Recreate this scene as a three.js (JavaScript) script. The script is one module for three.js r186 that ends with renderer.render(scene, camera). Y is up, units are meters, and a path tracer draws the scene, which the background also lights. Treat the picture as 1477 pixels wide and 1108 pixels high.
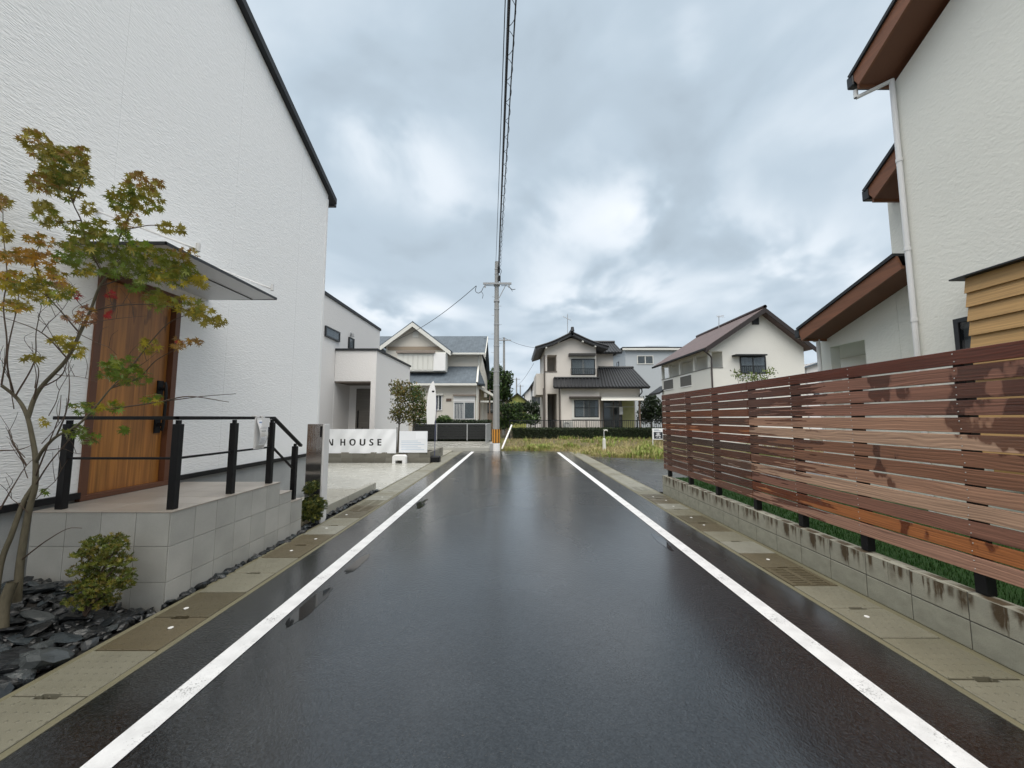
import * as THREE from 'three';
import { RoundedBoxGeometry } from 'three/addons/geometries/RoundedBoxGeometry.js';
import { mergeGeometries } from 'three/addons/utils/BufferGeometryUtils.js';

// ---------------------------------------------------------------- camera, sky, sun, exposure
const scene = new THREE.Scene();
const F = 555, CX = 738.5, CY = 554, EYE = 1.6, PITCH = Math.atan(49 / F), YAW = Math.atan(1.5 / F);
const camera = new THREE.PerspectiveCamera(2 * Math.atan(554 / F) * 180 / Math.PI, 1024 / 768, 0.05, 900);
camera.position.set(0, EYE, 0); camera.rotation.order = 'YXZ'; camera.rotation.set(PITCH, YAW, 0);
camera.updateMatrixWorld();
const renderer = new THREE.WebGLRenderer({ antialias: true });
renderer.toneMapping = THREE.LinearToneMapping;
renderer.toneMappingExposure = 2.95;
renderer.shadowMap.enabled = true;
const SKY_LEVEL = 0.282;

const sun = new THREE.DirectionalLight(0xfff6ea, 1.5);
sun.position.set(-2, 36, 5); sun.target.position.set(0, 0, -8);
sun.castShadow = true; sun.shadow.radius = 150; sun.shadow.mapSize.set(2048, 2048);
Object.assign(sun.shadow.camera, { left: -50, right: 50, top: 50, bottom: -50, near: 1, far: 120 });
scene.add(sun, sun.target);

// ---------------------------------------------------------------- random numbers and noise
function rng(seed) { let a = seed >>> 0; return () => { a |= 0; a = a + 0x6D2B79F5 | 0; let t = Math.imul(a ^ a >>> 15, 1 | a); t = t + Math.imul(t ^ t >>> 7, 61 | t) ^ t; return ((t ^ t >>> 14) >>> 0) / 4294967296; }; }
const R0 = rng(7);
const hash = (x, y, s) => { let h = Math.imul(x, 374761393) + Math.imul(y, 668265263) + Math.imul(s, 974711); h = Math.imul(h ^ h >>> 13, 1274126177); return ((h ^ h >>> 16) >>> 0) / 4294967296; };
const mod = (a, n) => ((a % n) + n) % n;
function vn(x, y, px, py, s) {            // value noise that repeats every px, py
  const xi = Math.floor(x), yi = Math.floor(y); let fx = x - xi, fy = y - yi;
  fx = fx * fx * (3 - 2 * fx); fy = fy * fy * (3 - 2 * fy);
  const a = hash(mod(xi, px), mod(yi, py), s), b = hash(mod(xi + 1, px), mod(yi, py), s), c = hash(mod(xi, px), mod(yi + 1, py), s), d = hash(mod(xi + 1, px), mod(yi + 1, py), s);
  return a + (b - a) * fx + (c - a) * fy + (a - b - c + d) * fx * fy;
}
function fbm(u, v, fx, fy, oct, s) { let t = 0, w = 0.5, n = 0; for (let o = 0; o < oct; o++) { t += w * vn(u * fx, v * fy, fx, fy, s + o * 17); n += w; w *= 0.5; fx *= 2; fy *= 2; } return t / n; }
const clamp = (x, a = 0, b = 1) => Math.min(b, Math.max(a, x));
const sm = (a, b, x) => { const t = clamp((x - a) / (b - a)); return t * t * (3 - 2 * t); };
const mix = (a, b, t) => a + (b - a) * t;

// ---------------------------------------------------------------- pixel -> place
const rayOf = (px, py) => new THREE.Vector3((px - CX) / F, -(py - CY) / F, -1).applyEuler(camera.rotation);
function PZ(px, py, z) { const r = rayOf(px, py); return r.multiplyScalar(z / r.z).add(camera.position); }
function PX(px, py, x) { const r = rayOf(px, py); return r.multiplyScalar(x / r.x).add(camera.position); }
function G(px, py, y = 0) { const r = rayOf(px, py); return r.multiplyScalar((y - EYE) / r.y).add(camera.position); }

// ---------------------------------------------------------------- overcast sky
{
  const W = 2048, H = 1024, data = new Float32Array(W * H * 4);
  // bright thin spots in the cloud as the photograph shows them: pixel, width, height, strength
  const spots = [[870, 325, 105, 48, .36], [1075, 345, 62, 34, .30], [800, 412, 70, 32, .36], [985, 95, 26, 40, .22], [560, 245, 85, 42, .26], [640, 300, 50, 35, .12], [540, 445, 60, 22, .42], [625, 432, 40, 16, .30], [940, 300, 80, 35, .16], [1160, 380, 60, 26, .26], [480, 185, 50, 30, .12], [900, 415, 60, 24, .22],
    [760, 150, 90, 60, -.12], [560, 345, 110, 40, -.16], [1150, 270, 110, 45, -.16], [940, 190, 90, 45, -.10], [1010, 370, 45, 22, -.16], [830, 365, 36, 16, -.16], [700, 420, 90, 26, -.10]]
    .map(([x, y, w, h, s]) => { const d = rayOf(x, y).normalize(); return { th: Math.atan2(d.x, -d.z), el: Math.asin(d.y), w: w / F * Math.cos(Math.asin(d.y)), h: h / F * 0.9, s }; });
  const P = 512;
  const f2 = (x, y, oct, s) => { let t = 0, w = .5, n = 0; for (let o = 0; o < oct; o++) { t += w * vn(x, y, P << o, P << o, s + o * 31); n += w; w *= .5; x *= 2; y *= 2; } return t / n; };
  for (let j = 0; j < H; j++) for (let i = 0; i < W; i++) {
    const el = ((j + .5) / H - .5) * Math.PI, lon = ((i + .5) / W - .5) * 2 * Math.PI;   // row 0 is the nadir
    const dx = Math.cos(el) * Math.cos(lon), dz = Math.cos(el) * Math.sin(lon), dy = Math.sin(el), k = 4 * (j * W + i);
    const h = Math.max(dy, 0), u = dx / (h + .22), v = dz / (h + .22);
    const wx = f2(u * 1.1 + 60, v * 1.1 + 60, 3, 3) - .5, wy = f2(u * 1.1 + 90, v * 1.1 + 20, 3, 9) - .5;
    const n1 = f2(u * .8 + wx * 1.5 + 40, v * .8 + wy * 1.5 + 40, 5, 21), n2 = f2(u * 4.4 + wx * 2.2 + 80, v * 4.4 + wy * 2.2 + 10, 7, 57);
    let c = .84 + (n1 - .5) * .40 + (n2 - .5) * .38, th = Math.atan2(dx, -dz);
    for (const s of spots) {
      const a = (th - s.th + wx * .16) / s.w, b = (el - s.el + wy * .13) / s.h, q = a * a + b * b;
      if (q < 9) c += s.s * .72 * Math.exp(-q * .8) * (.02 + 1.35 * sm(.34, .66, n2));
    }
    c = (c > 1 ? 1 + (c - 1) * .6 : Math.max(c, .55)) * mix(1, 1.06, sm(.35, 0, h));
    const t = clamp((c - .75) / .45);
    const L = SKY_LEVEL * (el < -.02 ? .45 : c);
    data[k] = L * mix(.86, 1.02, t); data[k + 1] = L * mix(1.03, 1.06, t); data[k + 2] = L * mix(1.19, 1.11, t); data[k + 3] = 1;
  }
  const sky = new THREE.DataTexture(data, W, H, THREE.RGBAFormat, THREE.FloatType);
  sky.mapping = THREE.EquirectangularReflectionMapping; sky.magFilter = sky.minFilter = THREE.LinearFilter; sky.wrapS = THREE.RepeatWrapping; sky.needsUpdate = true;
  scene.background = sky; scene.environment = sky;
}

// ---------------------------------------------------------------- textures and materials
function tex(w, h, metresX, metresY, fn, srgb = false) {     // fn(u, v) -> number or [r, g, b], 0..1
  const d = new Uint8Array(w * h * 4);
  for (let j = 0; j < h; j++) for (let i = 0; i < w; i++) {
    const c = fn((i + .5) / w, (j + .5) / h), k = 4 * (j * w + i);
    if (typeof c === 'number') d[k] = d[k + 1] = d[k + 2] = clamp(c) * 255; else { d[k] = clamp(c[0]) * 255; d[k + 1] = clamp(c[1]) * 255; d[k + 2] = clamp(c[2]) * 255; }
    d[k + 3] = 255;
  }
  const t = new THREE.DataTexture(d, w, h); t.wrapS = t.wrapT = THREE.RepeatWrapping; t.magFilter = THREE.LinearFilter; t.minFilter = THREE.LinearMipmapLinearFilter; t.generateMipmaps = true;
  if (srgb) t.colorSpace = THREE.SRGBColorSpace; t.repeat.set(1 / metresX, 1 / metresY); t.needsUpdate = true; return t;
}
const rgb = (r, g, b) => new THREE.Color().setRGB(r, g, b);
const mat = (c, roughness = .8, o = {}) => new THREE.MeshPhysicalMaterial({ color: Array.isArray(c) ? rgb(...c) : c, roughness, side: THREE.DoubleSide, ...o });
// tone maps: light multipliers around 1 (stored in linear space, no colour space set)
const mottle = tex(512, 512, 1.6, 1.6, (u, v) => .72 + .28 * (fbm(u, v, 6, 6, 6, 5) * 1.2 - .1) + (hash(u * 512 | 0, v * 512 | 0, 3) - .5) * .10);
const grit = tex(512, 512, .4, .4, (u, v) => .5 + (fbm(u, v, 64, 64, 3, 8) - .5) * .9);
const coarse = tex(512, 512, 3.1, 3.1, (u, v) => fbm(u, v, 5, 5, 6, 77));

// wet asphalt
const aFine = tex(1024, 1024, .9, .9, (u, v) => clamp(.5 + (fbm(u, v, 84, 84, 2, 11) - .5) * 1.3));
const aColor = tex(1024, 1024, 1.7, 1.7, (u, v) => { const s = hash(u * 300 | 0, v * 300 | 0, 91), g = vn(u * 190, v * 190, 190, 190, 14), q = vn(u * 400, v * 400, 400, 400, 15); return .20 + .20 * (fbm(u, v, 7, 7, 5, 31) - .5) + (g - .5) * .44 + (q - .5) * .24 + (s > .9975 ? .75 : 0); });
const aRough = tex(1024, 1024, 13, 13, (u, v) => {
  const b = fbm(u, v, 5, 9, 6, 41), p = sm(.60, .68, fbm(u + .3, v, 7, 7, 5, 88));
  return clamp(.26 + (b - .5) * .34 - p * .12, .07);
});
const M = {};
M.asphalt = mat([.040, .047, .055], 1, { map: aColor, roughnessMap: aRough, bumpMap: aFine, bumpScale: .0026, ior: 1.45, clearcoat: 1, clearcoatRoughness: .2 });
M.puddle = mat([.016, .017, .018], .04, { ior: 1.7 });
M.lot = mat([.24, .25, .265], 1, { map: aColor, roughnessMap: aRough, bumpMap: aFine, bumpScale: .0012, ior: 1.7 });
M.paint = mat([.74, .75, .76], .55, { map: tex(512, 512, .8, .8, (u, v) => .90 + (fbm(u, v, 12, 12, 5, 6) - .5) * .30 - sm(.66, .74, vn(u * 120, v * 120, 120, 120, 8) * .6 + fbm(u, v, 5, 5, 3, 61) * .42) * .4), bumpMap: aFine, bumpScale: .0008 });
M.earth = mat([.10, .085, .05], .95, { map: mottle });
const lidBump = tex(256, 256, .12, .12, (u, v) => { const x = (u * 2) % 1 - .5, y = (v * 2 + (u < .5 ? 0 : .5)) % 1 - .5; return sm(.16, .08, Math.hypot(x, y)) * .8 + .2 * vn(u * 90, v * 90, 90, 90, 4); });
const lidRough = tex(256, 256, 1.3, 1.3, (u, v) => .16 + .45 * fbm(u, v, 6, 6, 4, 12));
M.lid = [[.225, .213, .158], [.20, .187, .132], [.125, .102, .058], [.105, .088, .05], [.275, .268, .22]].map(c => mat(c, 1, { map: mottle, bumpMap: lidBump, bumpScale: .006, roughnessMap: lidRough }));
M.rim = mat([.19, .175, .11], .5, { map: mottle, bumpMap: grit, bumpScale: .002 });
const slabTone = tex(512, 512, 6.1, 6.1, (u, v) => .80 + .22 * fbm(u, v, 5, 4, 7, 141) + (hash(u * 512 | 0, v * 512 | 0, 5) - .5) * .03);
M.concrete = mat([.46, .46, .42], .62, { map: slabTone, bumpMap: grit, bumpScale: .0012, roughnessMap: lidRough });
M.apron = mat([.38, .37, .32], .9, { map: slabTone, bumpMap: grit, bumpScale: .0015, roughnessMap: lidRough });
M.foundation = mat([.40, .41, .41], .8, { map: mottle, bumpMap: grit, bumpScale: .001 });
M.black = mat([.006, .006, .007], .5, { specularIntensity: .6 });
M.darkMetal = mat([.022, .024, .027], .4, { metalness: .2 });
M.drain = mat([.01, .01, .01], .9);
M.white = mat([.78, .78, .78], .5);
M.offwhite = mat([.66, .66, .62], .6);
M.grey = mat([.33, .34, .35], .6);
// relief of the left house's siding: long level strokes
const sidingBump = tex(1024, 1024, 1.3, 1.3, (u, v) => { const w = (fbm(u, v, 8, 12, 3, 61) - .5) * .02; return clamp(.5 + (fbm(u, v + w, 34, 150, 2, 62) - .5) * 1.5 + (fbm(u, v + w, 90, 260, 1, 63) - .5) * .4); });
M.siding = mat([.90, .905, .905], .72, { bumpMap: sidingBump, bumpScale: .003 });
const stucco = tex(1024, 1024, 1.5, 1.5, (u, v) => { const w = fbm(u, v, 10, 10, 3, 71); return clamp(.5 + (fbm(u + w * .03, v + w * .03, 42, 60, 4, 72) - .5) * 1.6); });
M.stucco = mat([.77, .77, .715], .85, { bumpMap: stucco, bumpScale: .0022, map: tex(256, 256, 4.7, 4.7, (u, v) => .93 + .07 * fbm(u, v, 4, 6, 5, 19)) });
const wallTone = tex(256, 256, 5.3, 5.3, (u, v) => .90 + .10 * fbm(u, v, 5, 7, 6, 119));
M.wallWhite = mat([.73, .715, .705], .85, { bumpMap: stucco, bumpScale: .004 });
M.wallBeige = mat([.69, .655, .59], .85, { bumpMap: stucco, bumpScale: .003, map: wallTone });
M.wallCream = mat([.70, .66, .61], .85, { bumpMap: stucco, bumpScale: .003, map: wallTone });
M.wallGable = mat([.76, .755, .71], .85, { bumpMap: stucco, bumpScale: .003, map: wallTone });
M.wallGrey = mat([.44, .475, .505], .8);
M.wallGreen = mat([.42, .44, .13], .85, { map: mottle });
M.wallYellow = mat([.50, .50, .25], .85, { map: mottle });
M.slate = mat([.12, .15, .18], .85, { map: tex(512, 512, 2.4, 2.4, (u, v) => .55 + .45 * fbm(u, v, 10, 14, 5, 29) + ((v * 12) % 1 < .07 ? -.2 : 0)), bumpMap: coarse, bumpScale: .01 });
M.roofTile = mat([.026, .028, .032], .5, { map: mottle });
M.roofEdge = mat([.012, .014, .017], .6);
M.roofRed = mat([.15, .105, .10], .6, { map: tex(512, 512, 1.8, 1.8, (u, v) => .6 + .4 * fbm(u, v, 12, 12, 4, 90) + ((v * 8) % 1 < .1 ? -.25 : 0)) });
M.fascia = mat([.225, .085, .036], .5, { map: tex(512, 128, 2, .5, (u, v) => .75 + .4 * (fbm(u, v, 4, 40, 4, 15) - .4)) });
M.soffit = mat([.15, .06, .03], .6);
M.lapBoard = mat([.56, .34, .135], .55, { map: tex(512, 128, 1.6, .4, (u, v) => .78 + .5 * (fbm(u, v, 4, 46, 4, 25) - .45)) });
M.canopy = mat([.60, .61, .62], .4, { metalness: .25 });
M.steel = mat([.52, .51, .50], .3, { metalness: .92, bumpMap: tex(256, 256, .2, .6, (u, v) => fbm(u, v, 120, 3, 2, 44)), bumpScale: .0003, roughnessMap: tex(256, 256, .3, .8, (u, v) => .22 + .25 * fbm(u, v, 60, 4, 3, 45)) });
M.pipe = mat([.70, .70, .70], .35);
M.poleConcrete = mat([.34, .345, .34], .85, { map: tex(256, 512, .6, 3, (u, v) => .62 + .42 * fbm(u, v, 8, 5, 5, 39)), bumpMap: grit, bumpScale: .003 });
M.dimGlass = mat([.60, .63, .65], .03, { transmission: 1, thickness: 0, ior: 1.5 });  // grey tint paints the dimness of the interiors into the panes
M.room_sheet = mat([.5, .49, .47], .9);
M.curtain = mat([.82, .83, .82], .9);
M.curtainDim = mat([.38, .39, .40], .9);
M.bark = mat([.115, .10, .065], .85, { map: tex(256, 256, .12, .3, (u, v) => .55 + .6 * fbm(u, v, 8, 6, 5, 33)), bumpMap: coarse, bumpScale: .006 });
M.twig = mat([.075, .05, .035], .8);
M.trunkFar = mat([.10, .085, .065], .9);
M.turf = mat([.022, .07, .012], .95);
M.cable = mat([.015, .015, .017], .5);
M.tileSide = [[.43, .43, .405], [.41, .41, .385], [.45, .447, .42]].map(c => mat(c, .55, { map: mottle, bumpMap: grit, bumpScale: .0007 }));
M.grout = mat([.47, .47, .45], .9);
M.tileTop = [[.36, .325, .285], [.39, .355, .315]].map(c => mat(c, .32, { map: mottle }));
M.slateStone = [[.012, .014, .016], [.022, .027, .030], [.04, .05, .056], [.065, .073, .075], [.008, .009, .010]].map(c => mat(c, .34, { map: mottle, bumpMap: coarse, bumpScale: .012 }));

// timber of the fence: grain of each board, and the outlines of the rain-wet patches that run across the boards
const FENCE = { z0: -8.4, len: 10.6, y0: .45, h: 1.7, top: 2.09, pitch: .1215 };
const timber = (() => {
  const W = 2048, H = 512, grain = new Float32Array(W * H), wet = new Float32Array(W * H);
  for (let j = 0; j < H; j++) for (let i = 0; i < W; i++) {
    const u = (i + .5) / W, v = (j + .5) / H, z = FENCE.z0 + u * FENCE.len, y = FENCE.y0 + v * FENCE.h;
    const row = Math.floor((FENCE.top + .005 - y) / FENCE.pitch), bay = z < -5.303 ? 0 : z < -1.637 ? 1 : 2, sd = row * 7 + bay * 131, t = ((FENCE.top + .005 - y) / FENCE.pitch) % 1;
    const bend = fbm(u + sd * .137, t * .5, 26, 2, 3, 300 + sd) - .5, a = fbm(u + sd * .071, t + bend * .25, 26, 20, 4, 310 + sd), rings = Math.sin((t * (4 + 3 * hash(row, bay, 9)) + bend * 2.6 + a * .5) * 6.283) * .5 + .5;
    grain[j * W + i] = .76 * a + .24 * rings;
    let L = .10 + .95 * sm(1.965, 1.985, y) + .40 * sm(1.50, 1.85, y) * sm(-3.7, -4.5, z) + .30 * sm(-5.1, -5.5, z) + .34 * sm(-3.3, -4.9, z) + (row === 11 && bay === 1 ? .16 : 0) + (row > 5 && row < 9 && bay === 1 ? .10 : 0) + .42 * sm(-3.0, -2.75, z) * sm(1.30, 1.5, y) + .40 * Math.exp(-(((z + 3.38) / .22) ** 2)) * sm(1.62, 1.8, y) + .08 * (hash(row, bay, 77) - .3);
    const drip = fbm(u, v, 60, 5, 5, 411), streak = fbm(u + row * .19, v, 22, 70, 4, 431), n = mix(drip, streak, sm(-3.5, -4.3, z));
    wet[j * W + i] = sm(-.035, .035, L - .5 + (n - .5) * 1.15) * .92;
  }
  const at = (f, u, v) => f[Math.min(H - 1, v * H | 0) * W + Math.min(W - 1, u * W | 0)];
  return {
    map: tex(W, H, 1, 1, (u, v) => { const g = at(grain, u, v), w = at(wet, u, v), k = .22 + .74 * g; return [k * mix(1, .30, w), k * mix(.97, .185, w), k * mix(.94, .14, w)]; }),
    roughnessMap: tex(W, H, 1, 1, (u, v) => mix(.55, .16, at(wet, u, v))), bumpMap: tex(W, H, 1, 1, (u, v) => at(grain, u, v)), bumpScale: .0022,
  };
})();
const boardMat = c => mat(c, 1, timber);

// ---------------------------------------------------------------- geometry helpers
function uvm(g) {                                   // texture coordinates in metres from the face's main direction
  if (g.index) g = g.toNonIndexed();
  const p = g.attributes.position, n = g.attributes.normal, uv = new Float32Array(p.count * 2), a = new THREE.Vector3(), b = new THREE.Vector3(), c = new THREE.Vector3();
  for (let i = 0; i < p.count; i += 3) {
    a.fromBufferAttribute(p, i); b.fromBufferAttribute(p, i + 1); c.fromBufferAttribute(p, i + 2);
    const f = b.clone().sub(a).cross(c.clone().sub(a)), ax = Math.abs(f.x), ay = Math.abs(f.y), az = Math.abs(f.z);
    [a, b, c].forEach((q, k) => { const at = 2 * (i + k); if (ax >= ay && ax >= az) { uv[at] = q.z; uv[at + 1] = q.y; } else if (ay >= az) { uv[at] = q.z; uv[at + 1] = q.x; } else { uv[at] = q.x; uv[at + 1] = q.y; } });
  }
  g.setAttribute('uv', new THREE.BufferAttribute(uv, 2));
  for (const k of Object.keys(g.attributes)) if (!['position', 'normal', 'uv'].includes(k)) g.deleteAttribute(k);
  return g;
}
function E(x0, x1, y0, y1, z0, z1, r = 0) {         // a box from its extents
  if (x0 > x1) [x0, x1] = [x1, x0]; if (y0 > y1) [y0, y1] = [y1, y0]; if (z0 > z1) [z0, z1] = [z1, z0];
  const w = x1 - x0, h = y1 - y0, d = z1 - z0;
  const g = r ? new RoundedBoxGeometry(w, h, d, 1, Math.min(r, w * .49, h * .49, d * .49)) : new THREE.BoxGeometry(w, h, d);
  g.translate((x0 + x1) / 2, (y0 + y1) / 2, (z0 + z1) / 2); return uvm(g);
}
const V = (x, y, z) => new THREE.Vector3(x, y, z);
function prism(pts, off) {                          // a convex polygon pushed along off
  const n = pts.length, q = pts.map(p => p.clone().add(off)), c = V(0, 0, 0), pos = [];
  [...pts, ...q].forEach(p => c.add(p)); c.divideScalar(2 * n);
  const tri = (a, b, d) => { const nrm = b.clone().sub(a).cross(d.clone().sub(a)); if (nrm.dot(a.clone().add(b).add(d).divideScalar(3).sub(c)) < 0) [b, d] = [d, b]; pos.push(...a.toArray(), ...b.toArray(), ...d.toArray()); };
  for (let i = 1; i < n - 1; i++) { tri(pts[0], pts[i], pts[i + 1]); tri(q[0], q[i], q[i + 1]); }
  for (let i = 0; i < n; i++) { const k = (i + 1) % n; tri(pts[i], pts[k], q[k]); tri(pts[i], q[k], q[i]); }
  const g = new THREE.BufferGeometry(); g.setAttribute('position', new THREE.Float32BufferAttribute(pos, 3)); g.computeVertexNormals(); return uvm(g);
}
function tube(points, r0, r1 = r0, seg = 6, steps = 0) {
  const curve = new THREE.CatmullRomCurve3(points), n = steps || Math.max(2, (points.length - 1) * 5), fr = curve.computeFrenetFrames(n, false), pos = [], uv = [], idx = [];
  const len = curve.getLength();
  for (let i = 0; i <= n; i++) {
    const c = curve.getPointAt(i / n), r = mix(r0, r1, i / n);
    for (let k = 0; k <= seg; k++) { const a = k / seg * Math.PI * 2, d = fr.normals[i].clone().multiplyScalar(Math.cos(a) * r).add(fr.binormals[i].clone().multiplyScalar(Math.sin(a) * r)); pos.push(c.x + d.x, c.y + d.y, c.z + d.z); uv.push(k / seg * r0 * 6, i / n * len); }
  }
  for (let i = 0; i < n; i++) for (let k = 0; k < seg; k++) { const a = i * (seg + 1) + k, b = a + seg + 1; idx.push(a, b, a + 1, b, b + 1, a + 1); }
  const g = new THREE.BufferGeometry(); g.setAttribute('position', new THREE.Float32BufferAttribute(pos, 3)); g.setAttribute('uv', new THREE.Float32BufferAttribute(uv, 2)); g.setIndex(idx); g.computeVertexNormals();
  const out = g.toNonIndexed(); return out;
}
function cyl(x, y0, y1, z, r0, r1 = r0, seg = 14) { const g = new THREE.CylinderGeometry(r1, r0, y1 - y0, seg).translate(x, (y0 + y1) / 2, z).toNonIndexed(); return g; }
const J = gs => gs.length === 1 ? gs[0] : mergeGeometries(gs.map(g => { g = g.index ? g.toNonIndexed() : g; for (const k of Object.keys(g.attributes)) if (!['position', 'normal', 'uv'].includes(k)) g.deleteAttribute(k); return g; }));
const rot = (g, axis, a, at) => { g.translate(-at.x, -at.y, -at.z); g['rotate' + axis](a); g.translate(at.x, at.y, at.z); return g; };

// ---------------------------------------------------------------- objects, parts, labels
const taken = {};
function numbered(name) { const n = taken[name] = (taken[name] ?? -1) + 1; return n ? `${name}_${String(n).padStart(3, '0')}` : name; }
const shade = m => { m.castShadow = m.receiveShadow = true; return m; };
function part(name, g, m, parent) { const o = shade(new THREE.Mesh(Array.isArray(g) ? J(g) : g, m)); o.name = name; parent.add(o); return o; }
function thing(name, label, category, group) { const o = new THREE.Group(); o.name = numbered(name); o.userData = { label, category }; if (group) o.userData.group = group; scene.add(o); return o; }
function structure(name, g, m) { const o = g ? shade(new THREE.Mesh(Array.isArray(g) ? J(g) : g, m)) : new THREE.Group(); o.name = numbered(name); o.userData.kind = 'structure'; scene.add(o); return o; }
function settle(o) {                                // put a thing's origin at its base, the parts keep their places
  const b = new THREE.Box3().setFromObject(o), c = V((b.min.x + b.max.x) / 2, b.min.y, (b.min.z + b.max.z) / 2);
  o.position.add(c); o.children.forEach(k => k.position.sub(c)); return o;
}
// a window: a frame with panes and what hangs behind them. Local axes: width along x, facing +z
function win(parent, at, turn, w, h, o = {}) {
  const fm = o.frame ?? M.darkMetal, t = o.t ?? .05, d = .07, fs = [E(-w / 2, w / 2, h / 2 - t, h / 2, 0, d), E(-w / 2, w / 2, -h / 2, -h / 2 + t, 0, d), E(-w / 2, -w / 2 + t, -h / 2 + t, h / 2 - t, 0, d), E(w / 2 - t, w / 2, -h / 2 + t, h / 2 - t, 0, d)];
  for (const m of o.mullions ?? [0]) fs.push(E(m * w - t * .45, m * w + t * .45, -h / 2 + t, h / 2 - t, .004, d - .006));
  for (const b of o.bars ?? []) fs.push(E(-w / 2 + t, w / 2 - t, b * h - t * .35, b * h + t * .35, .006, d - .008));
  const f = part('window', fs, fm, parent); f.position.copy(at); f.rotation.y = turn;
  part('room_sheet', E(-w / 2 + t, w / 2 - t, -h / 2 + t, h / 2 - t, .002, .006), M.room_sheet, f);  // flat sheet standing in for the interior; its shade is in the pane tint
  const cuts = [-.5, ...(o.mullions ?? [0]), .5];
  for (let i = 0; i + 1 < cuts.length; i++) part('pane', E(cuts[i] * w + t * .9, cuts[i + 1] * w - t * .9, -h / 2 + t, h / 2 - t, .050, .055), M.dimGlass, f);
  for (const [a, b, m] of o.curtains ?? []) {
    const g = new THREE.PlaneGeometry((b - a) * w, h - 2 * t - .04, 40, 1), p = g.attributes.position;
    for (let i = 0; i < p.count; i++) p.setZ(i, .024 + .010 * Math.sin(p.getX(i) * 46 + 3 * Math.sin(p.getX(i) * 9)));
    g.computeVertexNormals(); g.translate((a + b) / 2 * w, 0, 0); part('curtain', g, m ?? M.curtain, f);
  }
  return f;
}
// the same by pixels on a wall that faces the camera (z) or the road (x)
function winZ(parent, x0, y0, x1, y1, z, o) { const a = PZ(x0, y1, z), b = PZ(x1, y0, z); return win(parent, V((a.x + b.x) / 2, (a.y + b.y) / 2, z), 0, b.x - a.x, b.y - a.y, o); }
function boxZ(x0, y0, x1, y1, z, depth, r) { const a = PZ(x0, y1, z), b = PZ(x1, y0, z); return E(a.x, b.x, a.y, b.y, z - depth, z, r); }

// ================================================================ ground, road, gutters, lots
const sheet = (x0, x1, z0, z1, y) => { const g = new THREE.PlaneGeometry(x1 - x0, z1 - z0).rotateX(-Math.PI / 2).translate((x0 + x1) / 2, y, (z0 + z1) / 2); return uvm(g); };
const flat = (pts, y) => { const s = new THREE.ShapeGeometry(new THREE.Shape(pts.map(([x, z]) => new THREE.Vector2(x, -z)))).rotateX(-Math.PI / 2).translate(0, y, 0); return uvm(s); };
structure('ground', sheet(-400, 400, -700, 100, -.06), M.earth);
const ROAD_END = -18.7;
structure('road', flat([[-2.40, 9], [2.62, 9], [2.62, -18.2], [2.6, -18.55], [.4, -18.85], [-2.40, -18.9]], 0), M.asphalt);
structure('side_lot', flat([[3.16, -8.55], [30, -8.55], [30, -13.6], [5.6, -15.1], [3.16, -16.1]], -.004), M.lot);
structure('road_marking', sheet(-1.985, -1.84, ROAD_END + .2, 9, .004), M.paint);
structure('road_marking', sheet(2.03, 2.175, ROAD_END + .6, 9, .004), M.paint);
{ // standing water beside the lines and in hollows of the asphalt
  const r = rng(23), pool = (x, z, w, l) => { const pts = []; for (let i = 0; i < 40; i++) { const a = i / 40 * Math.PI * 2, k = .62 + .75 * (fbm(i / 40, x * .13 + z * .07, 8, 8, 3, 7) - .2); pts.push([x + Math.cos(a) * w * k, z + Math.sin(a) * l * k]); } structure('puddle', flat(pts, .0022), M.puddle); };
  for (const [x, z, w, l] of [[-1.74, -3.45, .09, .36], [-1.72, -4.4, .07, .3], [-1.7, -7.4, .1, .45], [1.93, -5.2, .06, .5]]) pool(x, z, w, l);
}
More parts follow.
